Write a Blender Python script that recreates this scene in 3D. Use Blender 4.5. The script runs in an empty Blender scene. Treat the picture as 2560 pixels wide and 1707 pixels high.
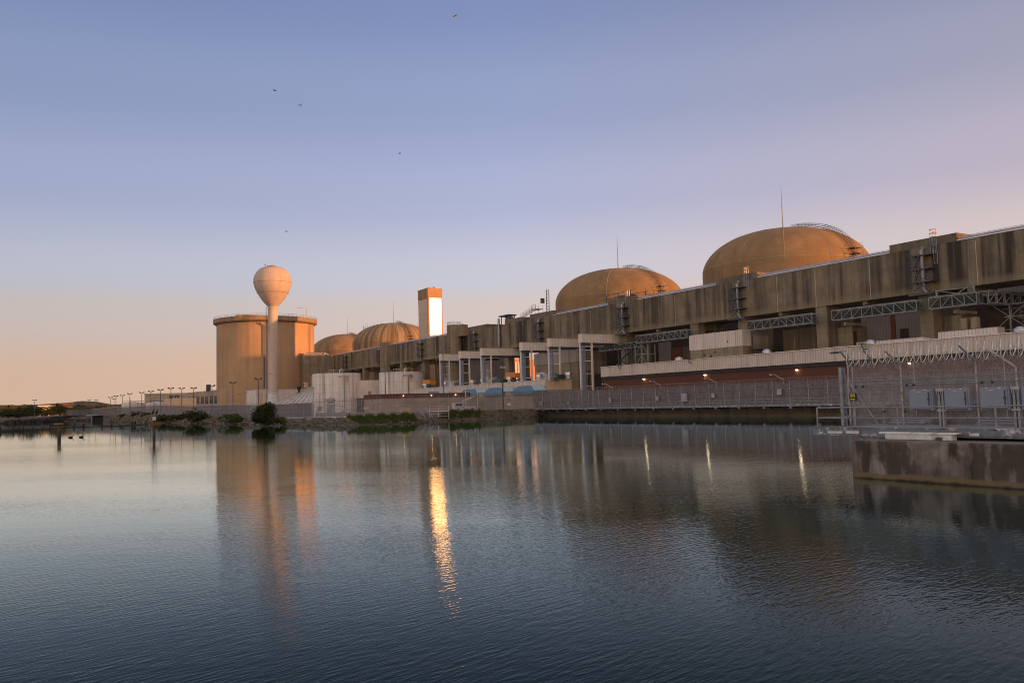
import bpy, math, random
from math import sin, cos, pi, radians, sqrt, atan2
from mathutils import Vector, Matrix
random.seed(7)
scene = bpy.context.scene
col = scene.collection

# ------------------------------------------------------------------ camera
# world frame: x = away from the basin (across the duct), y = along the duct, z = up, water at z = 0
FPX, PITCH, ROLL, HEAD, EYE = 2151.36, 0.0730904591, -0.0254861814, 0.539526358, 3.5
Fv = Vector((sin(HEAD)*cos(PITCH), cos(HEAD)*cos(PITCH), sin(PITCH)))
R0 = Vector((cos(HEAD), -sin(HEAD), 0)); U0 = R0.cross(Fv)
Rv = cos(ROLL)*R0 + sin(ROLL)*U0
Uv = -sin(ROLL)*R0 + cos(ROLL)*U0
cam_d = bpy.data.cameras.new('camera'); cam = bpy.data.objects.new('camera', cam_d); col.objects.link(cam)
cam_d.sensor_width = 36; cam_d.lens = FPX/2560*36; cam_d.clip_start = 0.5; cam_d.clip_end = 9000
cam.matrix_world = Matrix(((Rv.x, Uv.x, -Fv.x, 0), (Rv.y, Uv.y, -Fv.y, 0), (Rv.z, Uv.z, -Fv.z, EYE), (0, 0, 0, 1)))
scene.camera = cam

def bearing(px):
    """compass bearing (from +y towards +x) of a column of the survey photograph at eye level"""
    d = Fv + Rv*((px-1280)/FPX) - Uv*((1012-853.5-(px-1280)*.0255)/FPX)
    return atan2(d.x, d.y)
def polar(px, dist):
    a = bearing(px); return (dist*sin(a), dist*cos(a))

# ------------------------------------------------------------------ node materials
class NT:
    def __init__(s, name):
        s.m = bpy.data.materials.new(name); s.m.use_nodes = True
        s.t = s.m.node_tree; s.t.nodes.clear()
        s.out = s.n('ShaderNodeOutputMaterial'); s.b = s.n('ShaderNodeBsdfPrincipled')
        s.l(s.b.outputs[0], s.out.inputs[0])
        s.pos = s.n('ShaderNodeNewGeometry').outputs['Position']
    def n(s, k, **kw):
        x = s.t.nodes.new(k)
        for a, v in kw.items(): setattr(x, a, v)
        return x
    def l(s, a, b): s.t.links.new(a, b)
    def scaled(s, sc, rot=0):
        m = s.n('ShaderNodeMapping'); m.inputs['Scale'].default_value = sc
        if rot:
            r = s.n('ShaderNodeMapping'); r.inputs['Rotation'].default_value = (0, 0, rot)
            s.l(s.pos, r.inputs['Vector']); s.l(r.outputs[0], m.inputs['Vector'])
        else: s.l(s.pos, m.inputs['Vector'])
        return m.outputs[0]
    def noise(s, sc, detail=4, rough=.6, rot=0):
        x = s.n('ShaderNodeTexNoise'); x.inputs['Scale'].default_value = 1
        x.inputs['Detail'].default_value = detail; x.inputs['Roughness'].default_value = rough
        s.l(s.scaled(sc, rot), x.inputs['Vector']); return x.outputs['Fac']
    def rng(s, v, a, b, c=0, d=1):
        x = s.n('ShaderNodeMapRange'); x.inputs[1].default_value = a; x.inputs[2].default_value = b
        x.inputs[3].default_value = c; x.inputs[4].default_value = d; s.l(v, x.inputs[0]); return x.outputs[0]
    def math(s, op, a, b):
        x = s.n('ShaderNodeMath', operation=op)
        for i, q in enumerate((a, b)):
            if isinstance(q, (int, float)): x.inputs[i].default_value = q
            else: s.l(q, x.inputs[i])
        return x.outputs[0]
    def mix(s, f, a, b, mode='MIX'):
        x = s.n('ShaderNodeMix', data_type='RGBA', blend_type=mode)
        for i, q in ((0, f), (6, a), (7, b)):
            if isinstance(q, (int, float)): x.inputs[i].default_value = q
            elif isinstance(q, tuple): x.inputs[i].default_value = (*q[:3], 1)
            else: s.l(q, x.inputs[i])
        return x.outputs[2]
    def sep(s):
        x = s.n('ShaderNodeSeparateXYZ'); s.l(s.pos, x.inputs[0]); return x.outputs
    def bump(s, h, strength, dist):
        x = s.n('ShaderNodeBump'); x.inputs['Strength'].default_value = strength; x.inputs['Distance'].default_value = dist
        s.l(h, x.inputs['Height']); s.l(x.outputs[0], s.b.inputs['Normal'])

def weathered(name, base, rough=.85, metal=0, mott=.25, msc=.35, streak=None, scol=None, slo=.5, shi=.68, samt=.8,
              lines=None, fine=.12, fsc=6, low=None, patches=None, lown=(.25, 1.5), sz=.035):
    """base colour + mottling + run-down streaks + board / course lines, all in world space"""
    t = NT(name); c = base
    dk = tuple(q*(1-mott) for q in base); lt = tuple(min(.9, q*(1+mott)) for q in base)
    c = t.mix(t.rng(t.noise((msc, msc, msc), 5), .3, .7), dk, lt)
    if fine: c = t.mix(1, c, t.mix(t.noise((fsc, fsc, fsc), 3), (1-fine,)*3, (1+fine,)*3), 'MULTIPLY')
    if patches:
        pc, ps, pa = patches
        c = t.mix(t.rng(t.noise((ps, ps, ps*1.4), 3), .54, .66, 0, pa), c, pc)
    if streak:
        md = t.rng(t.noise((streak*.17, streak*.17, streak*.02), 2), .38, .56, .5, 1)
        c = t.mix(t.math('MULTIPLY', md, t.rng(t.noise((streak, streak, streak*sz), 4, .62), slo, shi, 0, samt)), c, scol)
        c = t.mix(t.rng(t.noise((streak*4.1, streak*4.1, streak*.09), 2, .5), .5, .75, 0, samt*.45), c, scol)
    if low:
        z0, z1, lc, la = low
        zz = t.math('ADD', t.sep()[2], t.math('MULTIPLY', t.noise((lown[0],)*3, 3), lown[1]))
        c = t.mix(t.rng(zz, z0+lown[1]/2, z1+lown[1]/2, la, 0), c, lc)
        if lown[1] < 1: c = t.mix(t.rng(zz, .0+lown[1]/2, .1+lown[1]/2, .9, 0), c, (.015, .012, .008))
    if lines:
        per, amt = lines
        w = t.math('FRACT', t.math('DIVIDE', t.sep()[2], per), 0)
        c = t.mix(t.rng(w, .0, .16, amt, 0), c, tuple(q*.35 for q in base))
    t.l(c, t.b.inputs['Base Color']); t.b.inputs['Roughness'].default_value = rough; t.b.inputs['Metallic'].default_value = metal
    return t.m

def ribbed(name, base, axis, per, rough=.6, metal=0, groove_shade=.35, mott=.12, streak=None, scol=None):
    """vertical sheet cladding with groove shade painted in as ribs across the given world axis (0 x, 1 y)"""
    t = NT(name)
    c = t.mix(t.rng(t.noise((.3, .3, .3), 4), .3, .7), tuple(q*(1-mott) for q in base), tuple(q*(1+mott) for q in base))
    if streak: c = t.mix(t.rng(t.noise((streak, streak, streak*.05), 3), .52, .7, 0, .6), c, scol)
    w = t.math('FRACT', t.math('DIVIDE', t.sep()[axis], per), 0)
    c = t.mix(t.rng(w, .0, .3, groove_shade, 0), c, tuple(q*.4 for q in base))  # dark band per rib paints the shade of its groove
    t.l(c, t.b.inputs['Base Color']); t.b.inputs['Roughness'].default_value = rough; t.b.inputs['Metallic'].default_value = metal
    return t.m

def glow(name, c, s):
    t = NT(name); t.b.inputs['Base Color'].default_value = (*c, 1)
    t.b.inputs['Emission Color'].default_value = (*c, 1); t.b.inputs['Emission Strength'].default_value = s
    return t.m

def leafy(name, a, b, sc=.5, tr=.0):
    t = NT(name)
    c = t.mix(t.rng(t.noise((sc, sc, sc), 3), .35, .65), a, b)
    c = t.mix(t.rng(t.noise((7, 7, 7), 1), .4, .6, 0, .5), c, tuple(q*.55 for q in a))
    t.l(c, t.b.inputs['Base Color']); t.b.inputs['Roughness'].default_value = .8
    t.b.inputs['Specular IOR Level'].default_value = .15
    return t.m

def chain(name, cell, wire, colr, haze, along):
    """woven wire: diamonds of wire with open cells; `haze` is what the cells finer than the eye keep out"""
    t = NT(name)
    s = t.sep(); h = s[along]; z = s[2]
    def saw(q): return t.math('ABSOLUTE', t.math('SUBTRACT', t.math('FRACT', t.math('DIVIDE', q, cell), 0), .5), 0)
    p = saw(t.math('ADD', h, z)); q = saw(t.math('SUBTRACT', h, z))
    d = t.math('MINIMUM', p, q)
    solid = t.math('LESS_THAN', d, wire)
    solid = t.math('MAXIMUM', solid, t.math('MULTIPLY', t.noise((1.3, 1.3, .5), 4), haze*2))
    tr = t.n('ShaderNodeBsdfTransparent'); mx = t.n('ShaderNodeMixShader')
    c = t.mix(t.rng(t.noise((3, 3, 3), 2), .35, .65), tuple(q*.6 for q in colr), colr)
    t.l(c, t.b.inputs['Base Color'])
    t.b.inputs['Metallic'].default_value = .2; t.b.inputs['Roughness'].default_value = .55
    t.l(solid, mx.inputs[0]); t.l(tr.outputs[0], mx.inputs[1]); t.l(t.b.outputs[0], mx.inputs[2]); t.l(mx.outputs[0], t.out.inputs[0])
    return t.m

def brick(name):
    t = NT(name)
    cb = t.n('ShaderNodeCombineXYZ'); s = t.sep()
    t.l(t.math('ADD', s[0], s[1]), cb.inputs[0]); t.l(s[2], cb.inputs[1])
    b = t.n('ShaderNodeTexBrick'); b.inputs['Scale'].default_value = 1.6
    b.inputs['Color1'].default_value = (.16, .055, .032, 1); b.inputs['Color2'].default_value = (.115, .04, .024, 1)
    b.inputs['Mortar'].default_value = (.12, .07, .05, 1); b.inputs['Mortar Size'].default_value = .015
    t.l(cb.outputs[0], b.inputs['Vector'])
    c = t.mix(t.rng(t.noise((.2, .2, .6), 4), .3, .7, 0, .6), b.outputs['Color'], (.12, .048, .03))
    t.l(c, t.b.inputs['Base Color']); t.b.inputs['Roughness'].default_value = .85
    return t.m

CONC = (.25, .2, .135)
CORR = .62
MAT = dict(
  duct=weathered('duct_concrete', (.24, .19, .125), streak=.4, scol=(.035, .026, .02), slo=.45, shi=.61, samt=.95, lines=(.42, .22), low=(23.2, 24.2, (.29, .225, .135), .55), mott=.3, patches=((.29, .2, .1), .12, .4)),
  ductroof=weathered('parapet_concrete', (.2, .16, .11), streak=.5, scol=(.06, .05, .04), lines=(.42, .15)),
  col=weathered('column_concrete', (.29, .235, .155), streak=.5, scol=(.12, .09, .06), lines=(2.4, .25), mott=.2),
  dome=weathered('dome_concrete', (.33, .2, .095), streak=.16, scol=(.2, .125, .062), samt=.65, mott=.22, msc=.12, lines=(.9, .12), patches=((.43, .26, .125), .1, .6)),
  seam=weathered('pale_seam', (.5, .42, .3)),
  vac=weathered('drum_concrete', (.52, .33, .18), streak=.3, scol=(.33, .21, .115), samt=.6, lines=(1.15, .22), mott=.12, msc=.1),
  vaccap=weathered('ring_beam_concrete', (.36, .235, .14), streak=.3, scol=(.14, .09, .06), samt=.7),
  wtank=weathered('tower_paint', (.62, .49, .39), streak=.4, scol=(.34, .22, .15), slo=.5, shi=.68, samt=.5, mott=.07, rough=.6, patches=((.5, .4, .33), .25, .4)),
  whitetank=weathered('tank_paint', (.86, .79, .72), streak=.6, scol=(.22, .18, .155), slo=.49, shi=.68, samt=.6, mott=.05, rough=.5, lines=(3.3, .22)),
  whitesheet_x=ribbed('white_sheet_facing_along', (.8, .7, .6), 0, 1.1, groove_shade=.35),
  whitesheet_y=ribbed('white_sheet_facing_basin', (.8, .7, .6), 1, 1.1, groove_shade=.35),
  corr=ribbed('corrugated_paint', (.76, .66, .58), 1, .62, rough=.5, groove_shade=.8, mott=.06, streak=.6, scol=(.5, .42, .37)),
  creamlit=weathered('lit_end_sheet', (.85, .68, .46), rough=.5, mott=.05),
  palepanel=weathered('shade_tinted_panel', (.62, .5, .4), rough=.6, mott=.06),
  legpaint=weathered('white_leg_paint', (.8, .71, .62), rough=.5, mott=.06),
  rib_y=ribbed('ribbed_cladding', (.36, .31, .27), 1, .7, groove_shade=.6, streak=.5, scol=(.2, .15, .11)),
  rib_x=ribbed('ribbed_cladding_end', (.44, .4, .35), 0, .6, groove_shade=.6),
  ribdark=ribbed('dark_cladding', (.2, .16, .14), 1, .8, groove_shade=.6),
  ribpurple=ribbed('grey_cladding', (.36, .31, .3), 1, .7, groove_shade=.6),
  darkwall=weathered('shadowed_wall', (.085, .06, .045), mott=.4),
  rustpanel=weathered('rust_panel', (.25, .09, .04), mott=.3),
  brick=brick('dark_red_brick'),
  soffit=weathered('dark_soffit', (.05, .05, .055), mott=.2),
  steel=weathered('galvanised_steel', (.36, .37, .4), rough=.45, metal=.5, mott=.25, msc=1.5),
  darksteel=weathered('dark_steel', (.10, .105, .12), rough=.5, metal=.3, mott=.3, msc=1),
  greensteel=weathered('green_grey_steel', (.25, .265, .235), rough=.6, mott=.25, msc=.8, patches=((.2, .09, .04), .5, .5)),
  pipes=weathered('dark_pipe', (.08, .085, .08), rough=.5, mott=.4, msc=1.2),
  bluecable=weathered('blue_grey_cable', (.24, .3, .42), rough=.5, mott=.35, msc=2),
  flash=weathered('roof_flashing', (.6, .6, .62), rough=.3, metal=.7, mott=.15),
  bluehood=weathered('blue_hood_paint', (.11, .22, .31), rough=.45, mott=.15, msc=1),
  bluelit=weathered('lit_blue_slope', (.46, .64, .72), rough=.3, mott=.1, msc=1),
  orange=weathered('orange_paint_and_sunlight', (.75, .26, .03), rough=.6, mott=.25, msc=1),
  orangelit=weathered('sunlit_orange_wall', (.6, .24, .08), rough=.6, mott=.1),  # sunlight on these walls is put into the orange colour
  beige=weathered('beige_wall', (.42, .34, .26), streak=.5, scol=(.25, .19, .14), samt=.4),
  beigesoft=weathered('peach_wall', (.72, .5, .33), mott=.06),
  farwall=ribbed('far_tan_wall', (.42, .34, .25), 0, 3, groove_shade=.2),
  window=weathered('dark_glass', (.03, .035, .045), rough=.15, mott=.2),
  towertrim=weathered('tower_trim', (.5, .3, .16), mott=.1),
  pier=weathered('pier_concrete', (.2, .16, .135), streak=1.3, sz=.3, scol=(.04, .028, .022), slo=.44, shi=.53, samt=.88, mott=.4, msc=1.3, low=(.2, .3, (.2, .145, .07), .9), patches=((.34, .29, .26), .8, .85), fsc=14, fine=.3, lown=(1.6, .22)),
  pierend=weathered('quay_concrete', (.1, .08, .055), streak=.5, scol=(.03, .024, .018), low=(0, .5, (.17, .12, .05), .7)),
  deck=weathered('walkway_steel', (.2, .215, .24), rough=.5, metal=.2, mott=.3, msc=2, patches=((.66, .66, .7), 2.4, .95)),
  decktop=weathered('grating', (.3, .31, .33), rough=.6, mott=.3, msc=3),
  rail=weathered('handrail_paint', (.29, .3, .32), rough=.45, metal=.3, mott=.25, msc=3),
  post=weathered('fence_post', (.42, .4, .38), rough=.6, metal=.2, mott=.4, msc=6, patches=((.22, .13, .08), 3, .6)),
  razor=weathered('razor_wire', (.93, .88, .8), rough=.35, metal=.25, mott=.3, msc=8),
  farrazor=weathered('far_razor_wire', (.5, .4, .33), rough=.5, metal=.3, mott=.4, msc=1),
  cab=weathered('cabinet_paint', (.24, .27, .33), rough=.4, mott=.06, msc=2, fine=.04),
  cabdark=weathered('cabinet_fitting', (.05, .055, .065), rough=.4),
  whitepaint=weathered('flaking_white_paint', (.7, .68, .66), rough=.6, mott=.12, msc=3, patches=((.35, .24, .17), 1.2, .8)),
  signblack=weathered('sign_black', (.012, .012, .01), rough=.5, fine=0),
  signyellow=weathered('sign_yellow', (.8, .62, .03), rough=.5, mott=.05),
  black=weathered('black_feather', (.012, .011, .012), rough=.6),
  wood=weathered('weathered_pile', (.1, .07, .05), mott=.4, msc=2, low=(.0, .5, (.03, .03, .02), .8)),
  nest=weathered('nest_twigs', (.28, .17, .08), mott=.4, msc=5),
  redpost=weathered('rusty_post', (.2, .08, .05), mott=.3, msc=2),
  rope=weathered('boom_rope', (.03, .024, .02)),
  earth=weathered('bank_earth', (.155, .115, .072), mott=.45, msc=.5, fine=.4, fsc=3),
  gravel=weathered('gravel', (.2, .17, .15), mott=.35, msc=1.5, fine=.6, fsc=18),
  stone=weathered('riprap_stone', (.155, .125, .1), mott=.5, msc=.9),
  leafdark=leafy('dark_leaf', (.026, .04, .012), (.065, .075, .02)),
  leafmid=leafy('green_leaf', (.05, .08, .018), (.12, .14, .035)),
  leafgold=leafy('golden_leaf', (.09, .09, .02), (.22, .15, .035), .12),
  leafolive=leafy('olive_leaf', (.06, .06, .02), (.13, .1, .03), .08),
  bark=weathered('bark', (.1, .075, .055)),
  lamp=glow('lit_lamp', (1, .72, .42), 13),
  farmesh_y=chain('security_mesh_along', .16, .07, (.25, .22, .22), .75, 1),
  leftmesh=chain('security_mesh_left', .2, .07, (.17, .16, .18), .75, 1),
  farmesh_x=chain('security_mesh_across', .16, .06, (.5, .46, .43), .07, 0),
  nearmesh=chain('chain_link', .115, .075, (.46, .42, .4), .04, 1),
  backmesh=chain('chain_link_behind', .09, .09, (.24, .21, .2), .08, 1),
)
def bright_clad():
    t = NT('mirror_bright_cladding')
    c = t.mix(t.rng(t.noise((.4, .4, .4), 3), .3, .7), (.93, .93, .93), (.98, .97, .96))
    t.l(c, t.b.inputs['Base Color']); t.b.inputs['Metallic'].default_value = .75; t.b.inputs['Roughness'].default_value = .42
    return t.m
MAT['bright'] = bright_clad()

# ribbed stain pattern round a dome axis
def rib_dome(name, cx, cy):
    t = NT(name); s = t.sep()
    a = t.math('ARCTAN2', t.math('SUBTRACT', s[1], cy), t.math('SUBTRACT', s[0], cx))
    cb = t.n('ShaderNodeCombineXYZ'); t.l(t.math('MULTIPLY', a, 9), cb.inputs[0]); t.l(t.math('MULTIPLY', s[2], .03), cb.inputs[1])
    x = t.n('ShaderNodeTexNoise'); x.inputs['Scale'].default_value = 1.3; x.inputs['Detail'].default_value = 2; t.l(cb.outputs[0], x.inputs['Vector'])
    c = t.mix(t.rng(x.outputs['Fac'], .4, .62), (.22, .14, .07), (.44, .3, .16))
    t.l(c, t.b.inputs['Base Color']); t.b.inputs['Roughness'].default_value = .85
    return t.m

# ------------------------------------------------------------------ mesh collector
class MB:
    def __init__(s): s.v = []; s.f = []
    def add(s, vs, fs):
        o = len(s.v); s.v += [tuple(q) for q in vs]; s.f += [tuple(o+i for i in f) for f in fs]; return s
    def box(s, x0, x1, y0, y1, z0, z1):
        return s.add([(x0,y0,z0),(x1,y0,z0),(x1,y1,z0),(x0,y1,z0),(x0,y0,z1),(x1,y0,z1),(x1,y1,z1),(x0,y1,z1)],
                     [(0,3,2,1),(4,5,6,7),(0,1,5,4),(1,2,6,5),(2,3,7,6),(3,0,4,7)])
    def bar(s, p, q, w, h=None):
        p, q = Vector(p), Vector(q); h = h or w; d = (q-p).normalized()
        a = d.cross(Vector((0,0,1)));
        if a.length < 1e-4: a = Vector((1,0,0))
        a.normalize(); b = a.cross(d).normalized(); a *= w/2; b *= h/2
        vs = [c+i*a+j*b for c in (p, q) for i, j in ((-1,-1),(1,-1),(1,1),(-1,1))]
        return s.add(vs, [(0,3,2,1),(4,5,6,7),(0,1,5,4),(1,2,6,5),(2,3,7,6),(3,0,4,7)])
    def pipe(s, pts, r, n=6, closed=False):
        """tube along points; r a number or one radius per point"""
        P = [Vector(p) for p in pts]; N = len(P); rs = r if isinstance(r, (list, tuple)) else [r]*N
        rings = []
        for i, p in enumerate(P):
            if closed: d = P[(i+1) % N]-P[i-1]
            else: d = P[min(i+1, N-1)]-P[max(i-1, 0)]
            d.normalize(); ref = Vector((0,0,1)) if abs(d.z) < .9 else Vector((1,0,0))
            a = d.cross(ref).normalized(); b = a.cross(d)
            rings.append([p+rs[i]*(cos(2*pi*k/n)*a+sin(2*pi*k/n)*b) for k in range(n)])
        vs = [q for g in rings for q in g]; fs = []
        for i in range(N if closed else N-1):
            j = (i+1) % N
            for k in range(n): fs.append((i*n+k, i*n+(k+1) % n, j*n+(k+1) % n, j*n+k))
        if not closed: fs += [tuple(range(n-1, -1, -1)), tuple((N-1)*n+k for k in range(n))]
        return s.add(vs, fs)
    def lathe(s, prof, c=(0,0), n=48):
        vs, fs, m = [], [], len(prof)
        for r, z in prof: vs += [(c[0]+r*cos(2*pi*k/n), c[1]+r*sin(2*pi*k/n), z) for k in range(n)]
        for i in range(m-1):
            for k in range(n): fs.append((i*n+k, i*n+(k+1) % n, (i+1)*n+(k+1) % n, (i+1)*n+k))
        if prof[0][0] > .01: fs.append(tuple(range(n-1, -1, -1)))
        if prof[-1][0] > .01: fs.append(tuple((m-1)*n+k for k in range(n)))
        return s.add(vs, fs)
    def ring(s, c, r, z, t, n=48):
        return s.pipe([(c[0]+r*cos(2*pi*k/n), c[1]+r*sin(2*pi*k/n), z) for k in range(n)], t, 5, True)
    def prism(s, poly, axis, a, b):
        """polygon in the plane across `axis` (0: (y,z), 1: (x,z), 2: (x,y)) run from a to b"""
        def pt(p, q): return ((q, p[0], p[1]), (p[0], q, p[1]), (p[0], p[1], q))[axis]
        n = len(poly); vs = [pt(p, a) for p in poly]+[pt(p, b) for p in poly]
        return s.add(vs, [tuple(range(n-1, -1, -1)), tuple(range(n, 2*n))]+[(i, (i+1) % n, n+(i+1) % n, n+i) for i in range(n)])
    def corrugated(s, x, y0, y1, z0, z1, per, dep):
        """trapezoid sheet facing -x"""
        y = y0; P = []
        while y < y1:
            for f, d in ((0, 0), (.42, 0), (.5, dep), (.92, dep)): P.append((x+d, min(y+f*per, y1)))
            y += per
        P.append((x, y1)); vs = [(p[0], p[1], z) for p in P for z in (z0, z1)]
        return s.add(vs, [(2*i, 2*i+1, 2*i+3, 2*i+2) for i in range(len(P)-1)])
    def build(s, name, mat, parent=None, smooth=False, loc=None):
        me = bpy.data.meshes.new(name)
        o0 = Vector(parent_origin(parent)) if parent else Vector(loc or (0,0,0))
        me.from_pydata([tuple(Vector(p)-o0) for p in s.v], [], s.f); me.update()
        if smooth:
            me.polygons.foreach_set('use_smooth', [True]*len(me.polygons)); me.set_sharp_from_angle(angle=radians(38))
        m = MAT[mat] if isinstance(mat, str) else mat
        me.materials.append(m)
        ob = bpy.data.objects.new(name, me); col.objects.link(ob)
        if parent: ob.parent = parent
        else: ob.location = o0
        return ob
def parent_origin(p):
    o = Vector((0,0,0))
    while p: o += p.location; p = p.parent
    return o
def tag(o, label, cat, group=None):
    o['label'] = label; o['category'] = cat
    if group: o['group'] = group
    return o
def thing(name, label, cat, loc, group=None):
    o = bpy.data.objects.new(name, None); o.empty_display_size = .5; col.objects.link(o); o.location = loc
    return tag(o, label, cat, group)
def structure(o): o['kind'] = 'structure'; return o
def copy_tree(o, parent=None):
    c = o.copy(); col.objects.link(c); c.parent = parent
    for ch in list(o.children): copy_tree(ch, c)
    return c
def clone(o, loc, label, rz=None, sc=None):
    c = copy_tree(o); c.location = loc; c['label'] = label
    if rz is not None: c.rotation_euler = (0, 0, rz)
    if sc: c.scale = (sc, sc, sc)
    return c
ORD = ['first','second','third','fourth','fifth','sixth','seventh','eighth','ninth','tenth','eleventh','twelfth','thirteenth','fourteenth','fifteenth','sixteenth','seventeenth','eighteenth','nineteenth','twentieth']

# ------------------------------------------------------------------ sky and sun
SUN_AZ, SUN_EL = radians(142), radians(3.4)
to_sun = Vector((sin(SUN_AZ)*cos(SUN_EL), cos(SUN_AZ)*cos(SUN_EL), sin(SUN_EL)))
w = bpy.data.worlds.new('World'); scene.world = w; w.use_nodes = True
wt = w.node_tree; wt.nodes.clear()
def wn(k, **kw):
    x = wt.nodes.new(k)
    for a, v in kw.items(): setattr(x, a, v)
    return x
sky = wn('ShaderNodeTexSky', sky_type='NISHITA'); sky.sun_disc = False; sky.sun_elevation = SUN_EL; sky.sun_rotation = SUN_AZ
sky.air_density = 1.0; sky.dust_density = .6; sky.ozone_density = 2
nis = wn('ShaderNodeVectorMath', operation='SCALE'); nis.inputs['Scale'].default_value = .12; wt.links.new(sky.outputs[0], nis.inputs[0])
tc = wn('ShaderNodeTexCoord'); sp = wn('ShaderNodeSeparateXYZ'); wt.links.new(tc.outputs['Generated'], sp.inputs[0])
ramp = wn('ShaderNodeValToRGB'); wt.links.new(sp.outputs[2], ramp.inputs[0])
cr = ramp.color_ramp; cr.interpolation = 'EASE'
stops = [(0, (.80, .53, .38)), (.04, (.79, .53, .395)), (.11, (.685, .58, .55)), (.15, (.60, .595, .685)), (.24, (.435, .468, .668)), (.34, (.315, .375, .59)), (.44, (.225, .288, .51)), (.6, (.22, .26, .40)), (1, (.40, .38, .38))]
cr.elements[0].position = 0; cr.elements[1].position = 1
for p, c in stops[1:-1]: cr.elements.new(p)
for e, (p, c) in zip(cr.elements, stops): e.position = p; e.color = (*c, 1)
# pinker towards the right-hand side of the view (nearer the sun)
side = wn('ShaderNodeVectorMath', operation='DOT_PRODUCT'); side.inputs[1].default_value = tuple(R0)
wt.links.new(tc.outputs['Generated'], side.inputs[0])
mr = wn('ShaderNodeMapRange'); mr.inputs[1].default_value = -.5; mr.inputs[2].default_value = .5; wt.links.new(side.outputs['Value'], mr.inputs[0])
tint = wn('ShaderNodeValToRGB'); tint.color_ramp.elements.new(.5)
for e, c in zip(tint.color_ramp.elements, ((.83, .865, .88), (1, 1, 1), (1.17, .98, .83))): e.color = (*c, 1)
wt.links.new(mr.outputs[0], tint.inputs[0])
mul = wn('ShaderNodeMix', data_type='RGBA', blend_type='MULTIPLY'); mul.inputs[0].default_value = 1
wt.links.new(ramp.outputs[0], mul.inputs[6]); wt.links.new(tint.outputs[0], mul.inputs[7])
back = wn('ShaderNodeVectorMath', operation='DOT_PRODUCT'); back.inputs[1].default_value = (-sin(HEAD+.5), -cos(HEAD+.5), 0)
wt.links.new(tc.outputs['Generated'], back.inputs[0])
mb_ = wn('ShaderNodeMapRange'); mb_.inputs[1].default_value = .0; mb_.inputs[2].default_value = .75; wt.links.new(back.outputs['Value'], mb_.inputs[0])
warm = wn('ShaderNodeMix', data_type='RGBA'); warm.inputs[6].default_value = (1, 1, 1, 1); warm.inputs[7].default_value = (2.3, 1.85, 1.28, 1); wt.links.new(mb_.outputs[0], warm.inputs[0])
mul0 = wn('ShaderNodeMix', data_type='RGBA', blend_type='MULTIPLY'); mul0.inputs[0].default_value = 1; mul0.clamp_result = False
mixs = wn('ShaderNodeMix', data_type='RGBA'); mixs.inputs[0].default_value = .97
wt.links.new(nis.outputs[0], mixs.inputs[6]); wt.links.new(mul.outputs[2], mul0.inputs[6]); wt.links.new(warm.outputs[2], mul0.inputs[7]); wt.links.new(mul0.outputs[2], mixs.inputs[7])
bg = wn('ShaderNodeBackground'); bg.inputs[1].default_value = 1.0; wt.links.new(mixs.outputs[2], bg.inputs[0])
wo = wn('ShaderNodeOutputWorld'); wt.links.new(bg.outputs[0], wo.inputs[0])
sl = bpy.data.lights.new('sun', 'SUN'); sl.energy = 5; sl.angle = radians(.6); sl.color = (1, .40, .12)
so = bpy.data.objects.new('sun', sl); col.objects.link(so); so.location = to_sun*300
so.rotation_euler = to_sun.to_track_quat('Z', 'Y').to_euler()
scene.view_settings.view_transform = 'Standard'; scene.view_settings.look = 'None'; scene.view_settings.exposure = 0
scene.cycles.pixel_filter_type = 'BLACKMAN_HARRIS'; scene.cycles.filter_width = 1.05
scene.cycles.max_bounces = 8; scene.cycles.transparent_max_bounces = 16

# ------------------------------------------------------------------ water
def water_mat():
    t = NT('basin_water')
    rot = -.1
    big = t.noise((.2, .7, 1), 3, .55, HEAD)
    mid = t.noise((.8, 2.4, 1), 3, .6, rot)
    fin = t.noise((2.6, 8.5, 1), 2, .6, rot-.15)
    # wind ripple over the open basin, calm under the far bank and in slicks
    ln = t.n('ShaderNodeVectorMath', operation='LENGTH'); t.l(t.pos, ln.inputs[0])
    sl_ = t.math('MULTIPLY', t.math('SUBTRACT', t.noise((.012, .03, 1), 3, .5, HEAD), .5), 90)
    dist = t.math('ADD', ln.outputs['Value'], sl_)
    gust = t.rng(t.noise((.03, .08, 1), 3, .55, HEAD), .36, .6, .45, 1.15)
    h = t.math('MULTIPLY', t.math('ADD', t.math('MULTIPLY', big, .10), t.math('MULTIPLY', mid, .075)), t.rng(dist, 60, 130, 1, .08))
    h = t.math('ADD', h, t.math('MULTIPLY', t.math('MULTIPLY', t.math('MULTIPLY', fin, gust), t.rng(dist, 85, 125, 1, .1)), t.rng(dist, 9, 60, .23, .09)))
    bp = t.n('ShaderNodeBump'); bp.inputs['Strength'].default_value = 1; bp.inputs['Distance'].default_value = .042; t.l(h, bp.inputs['Height'])
    fr = t.n('ShaderNodeFresnel'); fr.inputs['IOR'].default_value = 1.33; t.l(bp.outputs[0], fr.inputs['Normal'])
    fac = t.math('MINIMUM', t.math('MULTIPLY', t.math('POWER', fr.outputs[0], 2.3), 3.4), 1.0)
    body = t.n('ShaderNodeBsdfDiffuse'); body.inputs['Color'].default_value = (.004, .015, .016, 1)
    gl = t.n('ShaderNodeBsdfGlossy'); gl.inputs['Color'].default_value = (.82, .97, 1, 1); gl.inputs['Roughness'].default_value = .03; t.l(bp.outputs[0], gl.inputs['Normal'])
    mx = t.n('ShaderNodeMixShader'); t.l(fac, mx.inputs[0]); t.l(body.outputs[0], mx.inputs[1]); t.l(gl.outputs[0], mx.inputs[2]); t.l(mx.outputs[0], t.out.inputs[0])
    return t.m
W = MB(); W.add([(-4000,-600,0),(4000,-600,0),(4000,5000,0),(-4000,5000,0)], [(0,1,2,3)])
structure(W.build('water', water_mat()))

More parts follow.
